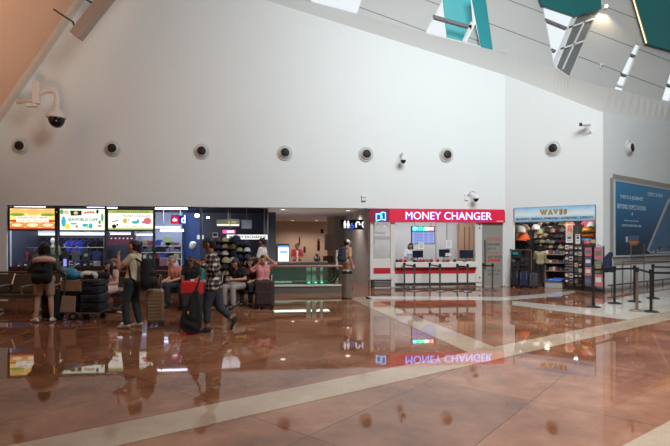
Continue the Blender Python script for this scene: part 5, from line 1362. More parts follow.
# ------------------------------------------------------------------ litter bin
p = ground(347, 298.6)
hb = (298.6-269.5)/484*(p-CAM).dot(FWD)
t = thing('litter_bin', 'cylindrical steel litter bin with a black top at the escalator end', 'bin', p)
MB().cyl((0, 0, 0.03), (0, 0, hb*0.86), 0.145, 0.145, 28).build('body', mat('bin_steel', (168, 160, 150), 0.3, 0.85), t, smooth=True)
MB().cyl((0, 0, 0), (0, 0, 0.03), 0.15, 0.15, 28).build('base', M_black, t, smooth=True)
MB().cyl((0, 0, hb*0.86), (0, 0, hb*0.95), 0.15, 0.15, 28).build('collar', M_black, t, smooth=True)
MB().lathe([(0.15, hb*0.95), (0.14, hb), (0.09, hb+0.005), (0.085, hb-0.05)], n=28).build('rim', M_steel, t, smooth=True)

# ------------------------------------------------------------------ escalator with glass balustrade
M_green = glass('green_glass', (236, 244, 240), 0.5)
YE = -1.45
ex0 = on_y(262, 280, YE).x; ex1 = on_y(341, 280, YE).x
zh = on_y(300, 266.3, YE).z
t = thing('escalator', 'escalator head behind green glass with a wooden handrail', 'escalator', ((ex0+ex1)/2, YE, 0)); w = ex1-ex0
zp = on_y(300, 291.2, YE).z
MB().box((0, 0, 0.11), (w, 0.12, 0.22)).build('plinth', mat('plinth_steel', (128, 124, 118), 0.35, 0.6), t)
MB().box((0, -0.02, 0.24), (w, 0.18, 0.05)).build('plinth_cap', mat('plinth_cap_pale', (192, 190, 180), 0.4), t)
nP = 4
for i in range(nP):
    MB().span((-w/2+w*i/nP+0.01, -0.008, 0.26), (-w/2+w*(i+1)/nP-0.01, 0.008, zh-0.03)).build('glass_panel', M_green, t)
MB().box((0, 0, zh), (w+0.1, 0.09, 0.07)).build('wooden_handrail', mat('rail_wood_light', (150, 104, 80), 0.35, var=0.2, vscale=14), t, bevel=0.02)
# inner escalator: two rounded black handrails on glass, comb plate, steps, skirt
for k, yy in enumerate((0.55, 1.5)):
    xe_ = w/2-0.05; zc = 0.27+0.30; r = 0.30
    path = [(-w/2, yy, zc+r)] + [(xe_-r+r*sin(a), yy, zc+r*cos(a)) for a in [i*pi/10 for i in range(11)]] + [(-w/2, yy, zc-r)]
    MB().tube(path, 0.04, 10).build('moving_handrail', M_black, t, smooth=True)
    mb = MB(); mb.prism([(-w/2, yy-0.006, zc+r-0.04), (xe_-r, yy-0.006, zc+r-0.04)] + [(xe_-r+(r-0.04)*sin(a), yy-0.006, zc+(r-0.04)*cos(a)) for a in [i*pi/10 for i in range(1, 10)]] + [(xe_-r, yy-0.006, zc-r+0.04), (-w/2, yy-0.006, zc-r+0.04)], (0, 0.012, 0))
    mb.build('balustrade_glass', M_green, t)
    MB().box((-0.1, yy, 0.16), (w-0.4, 0.14, 0.24)).build('skirt', M_steel, t)
for i in range(3):
    MB().box((xe_-1.2-i*0.33, 1.02, 0.20-max(0, i-1)*0.02), (0.32, 0.78, 0.04)).build('step', M_dark, t)
MB().box((xe_-0.6, 1.02, 0.20), (0.85, 0.78, 0.05)).build('comb_plate', M_steel, t)
# pale pierced brackets seen through the glass
ggl = glow('green_skirt_light', (110, 255, 190), 1.5)
for px in (308.5, 314, 321.5):
    x = on_y(px, 280, YE+0.3).x-t.location.x
    wv = 0.14 if px < 320 else 0.09
    q = MB().box((x, 0.3, 0.56), (wv, 0.05, 0.6)).build('bracket_plate', mat('pierced_plate', (150, 176, 164), 0.4), t)
for px in (309, 316, 322):
    x = on_y(px, 288, YE+0.2).x-t.location.x
    MB().ell((x, 0.2, 0.31), (0.04, 0.03, 0.03)).build('green_lamp', ggl, t)
MB().box((-w*0.3, 0.28, 0.33), (w*0.35, 0.04, 0.04)).build('strip_lamp', glow('pale_green_strip', (190, 235, 215), 0.5), t)

# balustrade in front of the left shops
YR = -1.6
x0 = on_y(-20, 272, YR).x; x1 = on_y(182, 270, YR).x
zh2 = on_y(20, 272.3, YR).z
t = thing('shop_balustrade', 'long dark balustrade with a brown handrail before the shops', 'balustrade', ((x0+x1)/2, YR, 0)); w = x1-x0
MB().box((0, 0, zh2), (w, 0.10, 0.06)).build('handrail', mat('rail_wood', (92, 50, 36), 0.35, var=0.25, vscale=14), t, bevel=0.02)
for i in range(7): MB().box((-w/2+0.05+i*(w-0.1)/6, 0, zh2/2-0.02), (0.05, 0.05, zh2-0.04)).build('post', M_dark, t)
for i in range(6): MB().span((-w/2+0.1+i*(w-0.1)/6, -0.01, 0.12), (-w/2+i*(w-0.1)/6+(w-0.1)/6, 0.01, zh2-0.05)).build('panel', mat('balustrade_panel', (30, 24, 23), 0.4), t)
# ------------------------------------------------------------------ people
M_eye = mat('eye_dark', (24, 18, 16), 0.2); M_lip = mat('lips', (150, 84, 76), 0.5)
SKIN = {'tan': mat('skin_tan', (186, 132, 104), 0.55), 'light': mat('skin_light', (206, 158, 134), 0.55), 'brown': mat('skin_brown', (142, 94, 72), 0.55)}
M_hair = mat('black_hair', (24, 20, 19), 0.5, var=0.3, vscale=60); M_hairgrey = mat('grey_hair', (140, 128, 118), 0.6)
STAND = dict(pel=(0, 0, .96), waist=(0, 0, 1.11), chest=(0, 0, 1.30), neck=(0, -.01, 1.45), head=(0, .015, 1.585),
             shL=(-.165, 0, 1.40), shR=(.165, 0, 1.40), elL=(-.22, -.03, 1.13), elR=(.22, -.03, 1.13), wrL=(-.23, .05, .89), wrR=(.23, .05, .89),
             hipL=(-.09, 0, .92), hipR=(.09, 0, .92), knL=(-.10, .02, .50), knR=(.10, .02, .50), anL=(-.10, -.02, .09), anR=(.10, -.02, .09),
             ftL=(-.03, 1, -.05), ftR=(.03, 1, -.05), look=(0, 1, 0))
SIT = dict(pel=(0, 0, .56), waist=(0, -.03, .70), chest=(0, -.01, .88), neck=(0, .03, 1.03), head=(0, .07, 1.155),
           shL=(-.165, .01, .98), shR=(.165, .01, .98), elL=(-.23, .06, .72), elR=(.23, .06, .72), wrL=(-.12, .30, .66), wrR=(.12, .30, .66),
           hipL=(-.09, .03, .55), hipR=(.09, .03, .55), knL=(-.12, .46, .53), knR=(.12, .46, .53), anL=(-.12, .44, .09), anR=(.12, .44, .09),
           ftL=(-.05, 1, -.05), ftR=(.05, 1, -.05), look=(0, 1, -.25))
def person(label, loc, rz, H=1.65, base=STAND, skin='tan', top=None, sleeve=.5, hem=0.0, bottom=None, leg=1.0, hair='short', hairm=None, shoe=None,
           fem=False, face=True, hat=None, group=None, topm2=None, **over):
    k = H/1.70; J = dict(base); J.update(over); J = {a: V(b) for a, b in J.items()}
    for a in J:
        if a not in ('look', 'ftL', 'ftR'): J[a] = J[a]*k
    look = J['look'].normalized(); side = look.cross(V((0, 0, 1))).normalized(); up = side.cross(look)
    skm = SKIN[skin]; t = None
    ss = (J['shR']-J['shL']).normalized(); sh_ = (J['hipR']-J['hipL']).normalized()
    fw = 0.9 if fem else 1.0
    def torso(mb, g, low=None):
        for s in (-1, 1):
            p0 = J['pel']+sh_*(.055*s*k); w0 = J['waist']+(ss*(.05*s*k*fw)); c0 = J['chest']+ss*(.07*s*k*fw)
            sp = J['shL'] if s < 0 else J['shR']
            if low is None or low < 0.5: mb.cap(p0, w0, (.108+g)*k, (.094*fw+g)*k)
            elif low < 1: mb.cap(p0.lerp(w0, low), w0, (.1+g)*k, (.094*fw+g)*k)
            mb.cap(w0, c0, (.094*fw+g)*k, (.106*fw+g)*k)
            mb.cap(c0, sp.lerp(J['neck'], .35)-V((0, 0, .035*k)), (.106*fw+g)*k, (.06+g)*k)
        mb.cap(J['shL'], J['shR'], (.052*fw+g)*k, (.052*fw+g)*k)
        if fem:
            f = ss.cross(V((0, 0, 1)))*-1
            f = V((0, 0, 1)).cross(ss)
            for s in (-1, 1): mb.cap(J['chest']+ss*(.06*s*k)+f*(.05*k), J['chest']+ss*(.06*s*k)+f*(.075*k)-V((0, 0, .02*k)), (.06+g)*k, (.055+g)*k)
    # body: head, neck, torso, limbs, hands as one skin
    mb = MB(); h = J['head']
    mb.cap(h+up*(.035*k)-look*(.018*k), h+up*(.03*k)+look*(.008*k), .088*k, .084*k)
    mb.cap(h+look*(.02*k)-up*(.01*k), h+look*(.035*k)-up*(.072*k), .070*k, .042*k)
    mb.cap(h+look*(.085*k)+up*(.012*k), h+look*(.108*k)-up*(.022*k), .011*k, .017*k)
    for s in (-1, 1): mb.cap(h+side*(.086*s*k)+up*(.015*k), h+side*(.088*s*k)-up*(.02*k), .02*k, .015*k)
    mb.cap(J['neck']-V((0, 0, .03*k)), h-up*(.05*k)-look*(.01*k), .056*k, .052*k)
    torso(mb, 0)
    for s, q in ((-1, 'L'), (1, 'R')):
        sh, el, wr = J['sh'+q], J['el'+q], J['wr'+q]
        mb.cap(sh, el, .050*k, .039*k); mb.cap(el, wr, .040*k, .027*k)
        d = (wr-el).normalized(); pn = d.cross(V((0, 0, 1)));
        pn = pn.normalized() if pn.length > .05 else V((0, 1, 0)); sp = d.cross(pn).normalized()
        mb.cap(wr, wr+d*(.075*k), .027*k, .030*k); 
        for i, (o, L) in enumerate(((-.030, .066), (-.010, .078), (.010, .074), (.030, .058))):
            a = wr+d*(.085*k)+sp*(o*k); m_ = a+d*(L*.55*k)+pn*(.010*k); e = m_+d*(L*.4*k)+pn*(.028*k)
            mb.cap(a-d*(.03*k), m_, .0105*k, .010*k, 8, 3); mb.cap(m_, e, .010*k, .009*k, 8, 3)
        a = wr+d*(.03*k)-sp*(.026*k); mb.cap(a, a+d*(.03*k)-sp*(.03*k), .012*k, .011*k, 8, 3); mb.cap(a+d*(.03*k)-sp*(.03*k), a+d*(.06*k)-sp*(.032*k)+pn*(.01*k), .011*k, .010*k, 8, 3)
        hip, kn, an = J['hip'+q], J['kn'+q], J['an'+q]
        mb.cap(hip, kn, .082*k, .056*k); mb.cap(kn, kn.lerp(an, .35)+V((0, -.012*k, 0)), .056*k, .055*k); mb.cap(kn.lerp(an, .35)+V((0, -.012*k, 0)), an, .055*k, .036*k)
        f = J['ft'+q].normalized(); mb.cap(an-V((0, 0, .03*k)), an+f*(.14*k)-V((0, 0, .048*k)), .036*k, .028*k)
    mb.cap(J['hipL'], J['hipR'], .10*k, .10*k)
    t = remesh(mb, 'person', skm, None, 0.0105, 2, loc, rz)
    tag(t, label, 'person', group)
    if face:
        for s in (-1, 1):
            MB().ell(h+look*(.083*k)+side*(.032*s*k)+up*(.022*k), (.013*k, .013*k, .009*k), 10, 6).build('eye', M_eye, t, smooth=True)
            MB().cap(h+look*(.090*k)+side*(.018*s*k)+up*(.042*k), h+look*(.084*k)+side*(.045*s*k)+up*(.042*k), .006*k, .005*k, 6, 2).build('eyebrow', M_hair, t)
        MB().cap(h+look*(.081*k)-side*(.018*k)-up*(.055*k), h+look*(.081*k)+side*(.018*k)-up*(.055*k), .007*k, .007*k, 8, 2).build('mouth', M_lip, t, smooth=True)
    # hair
    hm = hairm or M_hair
    mb = MB()
    mb.cap(h+up*(.050*k)-look*(.040*k), h+up*(.072*k)+look*(.006*k), .098*k, .076*k); mb.cap(h-up*(.01*k)-look*(.05*k), h+up*(.04*k)-look*(.05*k), .075*k, .085*k)
    if hair in ('long', 'longfront'):
        mb.cap(h-look*(.05*k), J['neck']-look*(.075*k)-V((0, 0, .10*k)), .085*k, .07*k)
        for s in (-1, 1): mb.cap(h+side*(.075*s*k)+up*(.02*k)-look*(.02*k), J['neck']+side*(.10*s*k)-V((0, 0, (.16 if hair == 'longfront' else .05)*k))+look*(.05*k if hair == 'longfront' else -.03*k), .045*k, .035*k)
    if hair == 'bob':
        for s in (-1, 1): mb.cap(h+side*(.07*s*k)+up*(.02*k)-look*(.02*k), h+side*(.075*s*k)-up*(.10*k)-look*(.02*k), .05*k, .045*k)
        mb.cap(h-look*(.05*k), h-look*(.05*k)-up*(.09*k), .075*k, .06*k)
    if hair == 'pony':
        mb.cap(h-look*(.12*k)+up*(.05*k), h-look*(.135*k)-up*(.09*k), .05*k, .035*k); mb.cap(h-look*(.10*k)+up*(.05*k), h-look*(.06*k)+up*(.05*k), .055*k, .06*k)
    if hair != 'none': remesh(mb, 'hair', hm, t, 0.0105, 2)
    # clothes
    def garment(name, mb, m, vox=.0115): return remesh(mb, name, m, t, vox, 2)
    if bottom:
        mb = MB()
        mb.cap(J['hipL'], J['hipR'], .119*k, .119*k)
        for s in (-1, 1): mb.cap(J['pel']+sh_*(.055*s*k), J['pel'].lerp(J['waist'], .5)+sh_*(.05*s*k), .122*k, .108*k)
        for q in 'LR':
            hip, kn, an = J['hip'+q], J['kn'+q], J['an'+q]
            if leg <= .5: mb.cap(hip, hip.lerp(kn, leg*2), .104*k, (.104-.02*leg*2)*k)
            else:
                mb.cap(hip, kn, .104*k, .078*k); mb.cap(kn, kn.lerp(an, (leg-.5)*2*.93), .078*k, .064*k)
        garment('shorts' if leg <= .5 else 'trousers', mb, bottom)
    if top:
        mb = MB(); torso(mb, .017, hem)
        if hem < 0:
            mb.cap(J['hipL'], J['hipR'], .128*k, .128*k)
            for q in 'LR': mb.cap(J['hip'+q], J['hip'+q].lerp(J['kn'+q], -hem), .118*k, .122*k)
        for q in 'LR':
            sh, el, wr = J['sh'+q], J['el'+q], J['wr'+q]
            if sleeve > 0: mb.cap(sh, sh.lerp(el, min(1, sleeve*2)*.95), .068*k, .060*k)
            if sleeve > .5: mb.cap(el, el.lerp(wr, (sleeve-.5)*2*.9), .057*k, .044*k)
        garment('dress' if hem <= -.4 else 'shirt', mb, top)
    if topm2:
        mb = MB(); f = V((0, 0, 1)).cross(ss)
        mb.cap(J['chest']+f*(.075*k)+V((0, 0, .06*k)), J['pel']+f*(.075*k), .055*k, .06*k); garment('undershirt', mb, topm2)
    if shoe:
        for q in 'LR':
            an, f = J['an'+q], J['ft'+q].normalized()
            n_ = V((0, 0, 1)); n_ = (n_-f*n_.dot(f)).normalized()
            mb = MB(); mb.cap(an-f*(.035*k)-n_*(.045*k), an+f*(.15*k)-n_*(.055*k), .042*k, .035*k); mb.cap(an-n_*(.03*k), an-n_*(.01*k), .046*k, .044*k); mb.cap(an-n_*(.03*k), an+f*(.09*k)-n_*(.05*k), .045*k, .038*k)
            garment('shoe', mb, shoe, .009)
    if hat:
        c = h+up*(.055*k)-look*(.012*k); Mr = Matrix((side, look, up)).transposed()
        mb = MB(); mb.ell(c, (.107*k, .112*k, .088*k), 20, 7, Mr, 0.0, 0.999); o = mb.build('cap', hat, t, smooth=True)
        mb = MB(); pts = []
        for i in range(11):
            a = pi*i/10; pts.append(c+side*(.085*k*cos(a))+look*((.09+.085*sin(a))*k)-up*(.01*k*(1-sin(a)*0)+.012*k*abs(cos(a))))
        mb.add([p+up*(.008*k) for p in pts]+[p-up*(.002*k) for p in pts], [tuple(range(11)), tuple(range(21, 10, -1))]+[(i, (i+1) % 11, 11+(i+1) % 11, 11+i) for i in range(11)])
        mb.build('brim', hat, o)
    return t, J, k
def world(t, p):
    return Matrix.Translation(t.location) @ Matrix.Rotation(t.rotation_euler.z, 4, 'Z') @ V(p)

def backpack(loc, rz, label, m, s=1.0, pocket=None):
    """its back panel faces local +y (the wearer); everything is built behind it"""
    mb = MB()
    for sx in (-1, 1): mb.cap((sx*.07*s, -.09*s, -.16*s), (sx*.06*s, -.075*s, .15*s), .095*s, .08*s)
    mb.cap((-.06*s, -.15*s, -.13*s), (.06*s, -.15*s, -.13*s), .075*s, .075*s); mb.cap((-.05*s, -.15*s, 0), (.05*s, -.15*s, 0), .055*s, .055*s)
    o = remesh(mb, 'backpack', m, None, .014, 2, loc, rz); tag(o, label, 'bag')
    for sx in (-1, 1): MB().tube([(sx*.09*s, -.01*s, .17*s), (sx*.10*s, .06*s, .22*s), (sx*.11*s, .13*s, .20*s), (sx*.12*s, .165*s, .08*s), (sx*.13*s, .13*s, -.08*s), (sx*.12*s, -.01*s, -.18*s)], .016*s, 8).build('strap', m, o, smooth=True)
    MB().tube([(-.035*s, -.08*s, .22*s), (-.03*s, -.08*s, .27*s), (.03*s, -.08*s, .27*s), (.035*s, -.08*s, .22*s)], .009*s, 6).build('grab_handle', m, o)
    return o
def phone(p, rz, label, tilt=0.4):
    o = MB().box((0, 0, 0), (.075, .009, .15)).build('mobile_phone', M_black, None, p, rz, bevel=.004); o.rotation_euler = (tilt, 0, rz); tag(o, label, 'phone')
    MB().box((0, -.006, 0), (.066, .002, .135)).build('screen', glow('phone_screen', (120, 130, 160), .5), o)
    return o

C_ = lambda n, c, **k: mat('wear_'+n, c, .85, var=.12, vscale=30, **k)
def plaid():
    m = bpy.data.materials.new('plaid_flannel'); m.use_nodes = True; nt = m.node_tree; L = nt.links; b = nt.nodes['Principled BSDF']
    tc = nt.nodes.new('ShaderNodeTexCoord'); sp = nt.nodes.new('ShaderNodeSeparateXYZ'); L.new(tc.outputs['Object'], sp.inputs[0])
    def mth(op, a, c=None):
        n = nt.nodes.new('ShaderNodeMath'); n.operation = op
        for i, x in enumerate((a, c)):
            if isinstance(x, (int, float)): n.inputs[i].default_value = x
            elif x is not None: L.new(x, n.inputs[i])
        return n.outputs[0]
    xy = mth('ADD', sp.outputs[0], sp.outputs[1])
    A = mth('LESS_THAN', mth('FRACT', mth('MULTIPLY', mth('ADD', xy, 5), 1/.085)), .42); B = mth('LESS_THAN', mth('FRACT', mth('MULTIPLY', mth('ADD', sp.outputs[2], 5), 1/.085)), .42)
    r = nt.nodes.new('ShaderNodeValToRGB'); r.color_ramp.interpolation = 'CONSTANT'; e = r.color_ramp.elements
    e[0].color = lin((24, 24, 28)); e[1].position = .4; e[1].color = lin((92, 84, 82)); q = e.new(.8); q.color = lin((206, 192, 178))
    L.new(mth('MULTIPLY', mth('ADD', A, B), .5), r.inputs[0]); L.new(r.outputs[0], b.inputs['Base Color']); b.inputs['Roughness'].default_value = .85
    return m

# 1 standing woman seen from behind
g = ground(44.5, 322)
w1, J, k = person('person standing with back turned, in grey top, beige shorts and white sneakers', g, .22, 1.60, skin='light', top=C_('grey_olive', (88, 86, 80)), sleeve=1.0, bottom=C_('beige_shorts', (176, 142, 122)), leg=.36, hair='bob', shoe=C_('white_shoe', (216, 212, 208)), fem=True, face=True, hem=0,
                  knL=(-.13, .02, .50), anL=(-.155, -.01, .09), knR=(.12, 0, .50), anR=(.15, -.04, .09), ftL=(-.8, .8, -.05), ftR=(.2, 1, -.05), elL=(-.29, -.02, 1.14), wrL=(-.20, .2, 1.04), elR=(.25, .02, 1.14), wrR=(.37, .16, 1.02))
p = world(w1, V((0.0, -.135, 1.13))*k)
bp1 = backpack(p, .22, 'black backpack worn by the woman with her back turned', C_('bag_black', (22, 22, 24)), 1.12)
p = world(w1, V((.04, -.22, 1.33))*k)
mb = MB(); mb.tube([(.15*cos(a), .09*sin(a), -.03*sin(a)) for a in [pi*.75+i*(pi*1.5)/12 for i in range(13)]], .058, 12)
o = remesh(mb, 'neck_pillow', C_('pillow_peach', (222, 184, 164)), None, .012, 2, p, .22+.1); tag(o, 'pale peach neck pillow resting on the black backpack', 'pillow')

# 3 standing woman in cream top, facing left
g = ground(130, 327.5)
w3, J3, k3 = person('person standing side on, in cream top and dark trousers, hand raised to her mouth', g, R_(82), 1.64, skin='tan', top=C_('cream', (214, 196, 168)), sleeve=.28, bottom=C_('dark_teal', (42, 52, 58)), leg=1.0, hair='pony', shoe=C_('beige_shoe', (184, 160, 140)), fem=True, hem=.2,
                    hipL=(-.09, -.04, .90), hipR=(.09, -.04, .90), pel=(0, -.05, .95), waist=(0, -.07, 1.1), chest=(0, -.09, 1.29), neck=(0, -.10, 1.44), head=(0, -.06, 1.575), shL=(-.165, -.10, 1.39), shR=(.165, -.10, 1.39),
                    knL=(-.10, .04, .49), anL=(-.10, .02, .09), knR=(.10, -.06, .49), anR=(.11, -.14, .09), elL=(-.20, .12, 1.17), wrL=(-.10, .18, 1.37), elR=(.2, .06, 1.15), wrR=(.1, .24, 1.26))
p = world(w3, V((0, -.25, 1.08))*k3)
backpack(p, R_(82), 'black backpack on the back of the woman in the cream top', C_('bag_black', (22, 22, 24)), 1.2)

# 7 walking man
g = ground(213.5, 331.5)
w7, J7, k7 = person('person striding left in a navy cap, open plaid shirt and dark trousers', g, R_(90), 1.70, skin='brown', top=plaid(), sleeve=1.0, bottom=C_('dark_blue', (44, 48, 60)), leg=.86, hair='short', hat=C_('navy_cap', (36, 40, 62)), shoe=C_('dark_shoe', (40, 36, 36)), hem=-.15, topm2=C_('white_tee', (200, 186, 176)),
                    pel=(0, .0, .92), waist=(0, .01, 1.08), chest=(0, .02, 1.28), neck=(0, .04, 1.43), head=(0, .085, 1.565), shL=(-.17, .02, 1.38), shR=(.17, .02, 1.38), look=(0, 1, -.25),
                    hipL=(-.09, 0, .88), hipR=(.09, 0, .88), knL=(-.1, .10, .47), anL=(-.1, .10, .09), ftL=(0, 1, -.05), knR=(.1, -.10, .42), anR=(.1, -.32, .20), ftR=(0, .45, -.9),
                    elL=(-.23, -.04, 1.12), wrL=(-.14, .20, 1.22), elR=(.22, .02, 1.12), wrR=(.12, .22, 1.20))
p = world(w7, V((-.10, .33, 1.27))*k7); phone(p, R_(90)+pi, 'dark phone in the hand of the walking man', .6)
# bag hanging at his side
def bpt(px, py): return (-.08, (204-px)/55, (331-py)/55-.52)
mb = MB(); mb.prism([bpt(*q) for q in ((202, 287), (205.5, 289), (208, 305), (208.8, 320), (205.5, 329.5), (196, 330), (189, 324), (188.2, 318), (191, 309), (198, 296))], (.16, 0, 0)); mb.cap((0, .16, -.30), (0, .02, -.38), .11, .10); mb.cap((0, .05, .1), (0, .08, -.2), .09, .12)
p = world(w7, V((-.27, .25, .52)))
o = remesh(mb, 'duffel_bag', C_('bag_black', (22, 22, 24)), None, .016, 5, p, R_(90)); tag(o, 'big black soft bag hanging beside the walking man', 'bag')
MB().tube([(0, .02, .24), (.04, -.04, .42), (.09, -.06, .6), (.07, -.03, .42), (0, .05, .22)], .014).build('strap', M_black, o)
MB().box((-.105, .13, -.12), (.02, .02, .05)).build('yellow_tag', mat('yellow_tag', (190, 170, 60), .5), o)

# ------------------------------------------------------------------ benches
def bench(p, n, lab, rz=0.0, arms=True):
    t = thing('airport_bench', lab, 'bench', p, rz, None); sw = .56; W_ = n*sw
    vin = mat('bench_black', (22, 21, 22), .5)
    MB().box((0, .05, .36), (W_, .07, .07)).build('beam', M_steel, t)
    for i in range(n):
        x = -W_/2+sw*(i+.5)
        mb = MB(); 
        prof = [(-.26, .44), (-.24, .465), (.0, .44), (.16, .43), (.22, .455), (.24, .43), (.18, .40), (.0, .41), (-.24, .43)]
        mb.prism([(x-sw*.45, y, z) for y, z in prof], (sw*.9, 0, 0)); mb.build('seat', vin, t)
        mb = MB(); mb.prism([(x-sw*.45, y, z) for y, z in [(.19, .46), (.36, .86), (.39, .87), (.40, .845), (.235, .45)]], (sw*.9, 0, 0)); mb.build('backrest', vin, t)
    for i in range(n+1):
        if not arms and 0 < i < n: continue
        x = -W_/2+sw*i
        MB().tube([(x, .12, .40), (x, -.22, .44), (x, -.25, .62), (x, .12, .64), (x, .28, .64), (x, .40, .88)], .017, 8).build('arm_frame', M_chrome, t, smooth=True)
    for s in (-1, 1):
        x = s*(W_/2-.3)
        mb = MB(); mb.tube([(x, -.26, .025), (x, .05, .10), (x, .36, .025)], .025, 8); mb.cyl((x, .05, .08), (x, .05, .34), .03); mb.build('leg', M_chrome, t, smooth=True)
    return t
CAMRZ = -PSI
def bench_at(px, t_, n, lab, arms=False):
    p = at_depth(px, HY, t_); p.z = 0
    t = bench(p, n, lab, CAMRZ, arms)
    if not arms: t.scale = (1, 1, .86)
    return t
bench_at(16, 11.0, 3, 'black airport bench with steel arms at the left edge behind the turned woman', True)
bench_at(110, 11.75, 2, 'airport bench under the seated girl in the pale dress')
bench_at(187, 12.6, 3, 'airport bench under the men behind the red suitcase')
bench_at(248, 12.45, 2, 'airport bench under the phone users before the escalator')

def sit(px, t_, rzdeg, label, **kw):
    p = at_depth(px, HY, t_); p.z = 0
    return person(label, p, CAMRZ+R_(rzdeg), base=SIT, **kw)
# seated girl
w2, J2, k2 = sit(111, 11.55, 165, 'person seated with long dark hair in a pale pink dress, looking down', H=1.58, skin='light', top=C_('pale_pink', (214, 178, 166)), sleeve=.2, hem=-.55, hair='longfront', shoe=C_('dark_shoe', (40, 36, 36)), fem=True, look=(0, 1, -.5), head=(0, .10, 1.14), wrL=(-.05, .36, .68), wrR=(.06, .36, .68))
p = world(w2, V((0, .45, .70))*k2); phone(p, w2.rotation_euler.z+pi, 'dark phone held by the seated girl in the pale dress', .9)
# men behind the red suitcase
sit(191.5, 12.35, 180, 'person seated in a black T-shirt and sunglasses behind the red suitcase', H=1.68, skin='brown', top=C_('black_tee', (26, 26, 28)), sleeve=.3, bottom=C_('dark_jeans', (46, 48, 56)), hair='short', shoe=C_('dark_shoe', (40, 36, 36)), look=(0, 1, -.05))
w = sit(178, 12.5, 150, 'person with grey hair seated in a pink shirt, leaning towards the man in black', H=1.68, skin='light', top=C_('pink_shirt', (206, 142, 134)), sleeve=.4, bottom=C_('dark_jeans', (46, 48, 56)), hair='short', hairm=M_hairgrey, shoe=C_('dark_shoe', (40, 36, 36)), chest=(.06, 0, .88), neck=(.10, .04, 1.03), head=(.13, .08, 1.155), shL=(-.08, .01, .96), shR=(.24, .02, .98))
sit(204.5, 12.75, 180, 'person seated in a teal top, half hidden behind the walking man', H=1.60, skin='tan', top=C_('teal_top', (50, 140, 140)), sleeve=.3, bottom=C_('dark_jeans', (46, 48, 56)), hair='short', shoe=C_('dark_shoe', (40, 36, 36)))
sg_ = [o for o in COL.objects if o.get('label', '').startswith('person seated in a black T-shirt')][0]
MB().box((0, .175*1.68/1.7, 1.165), (.15, .02, .04)).build('sunglasses', M_black, sg_, bevel=.008)
# phone users near the escalator
w8, J8, k8 = sit(239, 12.2, 158, 'person seated in a black top and light grey trousers, bent over a phone', H=1.66, skin='tan', top=C_('black_tee', (26, 26, 28)), sleeve=.3, bottom=C_('light_grey', (150, 142, 136)), hair='bob', shoe=C_('dark_shoe', (40, 36, 36)), look=(0, 1, -.6), chest=(0, .04, .87), neck=(0, .10, 1.01), head=(0, .17, 1.11), shL=(-.165, .07, .97), shR=(.165, .07, .97), wrL=(-.07, .36, .72), wrR=(.08, .36, .72))
p = world(w8, V((0, .46, .76))*k8); phone(p, w8.rotation_euler.z+pi, 'pale lit phone held by the seated person in the black top', .8)
sit(250.5, 12.75, 175, 'person seated in a maroon top between the phone user and the pink shirt', H=1.58, skin='tan', top=C_('maroon_top', (84, 40, 44)), sleeve=.4, bottom=C_('black_trousers', (30, 30, 32)), hair='long', shoe=C_('dark_shoe', (40, 36, 36)), look=(0, 1, -.3), fem=True)
sit(263, 12.5, 200, 'person seated in a pink shirt with an arm raised to the head', H=1.70, skin='tan', top=C_('rose_shirt', (206, 134, 134)), sleeve=.5, bottom=C_('black_trousers', (30, 30, 32)), hair='short', shoe=C_('dark_shoe', (40, 36, 36)), look=(.2, 1, -.1), elL=(-.30, .12, 1.06), wrL=(-.12, .14, 1.20), elR=(.30, .14, .90), wrR=(.16, .24, 1.08))
# standing man in white shirt
p = at_depth(262.5, HY, 14.6); p.z = 0
person('person standing in a white shirt under the exchange sign, facing left', p, R_(70), 1.72, skin='brown', top=C_('white_shirt', (210, 208, 202)), sleeve=.45, bottom=C_('black_trousers', (30, 30, 32)), shoe=C_('dark_shoe', (40, 36, 36)), look=(0, 1, -.35), elL=(-.22, .06, 1.14), wrL=(-.15, .28, 1.12), elR=(.22, .06, 1.14), wrR=(.15, .28, 1.12))
# counter worker
p = on_y(297, 255, 2.75); p.z = 0
person('person in a red and white top working behind the grey counter', p, pi+.1, 1.56, skin='brown', top=C_('red_top', (150, 44, 48)), sleeve=.4, bottom=C_('black_trousers', (30, 30, 32)), shoe=C_('dark_shoe', (40, 36, 36)), topm2=C_('white_tee', (200, 186, 176)), elL=(-.25, .1, 1.12), wrL=(-.12, .3, 1.1), elR=(.25, .1, 1.12), wrR=(.12, .3, 1.1))
# man with white cap
p = at_depth(347, HY, 16.4); p.z = 0
w13, J13, k13 = person('person walking off in a white cap, beige shirt and tan trousers', p, R_(-62), 1.70, skin='tan', top=C_('beige_shirt', (190, 150, 122)), sleeve=.45, bottom=C_('tan_trousers', (146, 108, 84)), shoe=C_('dark_shoe', (40, 36, 36)), hat=C_('white_cap', (226, 224, 220)), anL=(-.1, .14, .09), knL=(-.1, .10, .5), anR=(.1, -.2, .11), knR=(.1, 0, .49))
p = world(w13, V((0, -.14, 1.22))*k13); backpack(p, R_(-62), 'navy backpack on the man in the white cap', C_('bag_navy', (38, 46, 66)), 1.0)
# clerk
p = on_y(410.5, 250, 1.0); p.z = 0
person('person in a white blouse serving behind the exchange counter', p, pi-.3, 1.58, skin='tan', top=C_('white_blouse', (214, 214, 216)), sleeve=.45, bottom=C_('black_trousers', (30, 30, 32)), shoe=C_('dark_shoe', (40, 36, 36)), hair='bob', fem=True, elL=(-.22, .1, 1.14), wrL=(-.12, .3, 1.1), elR=(.22, .1, 1.14), wrR=(.12, .3, 1.1))
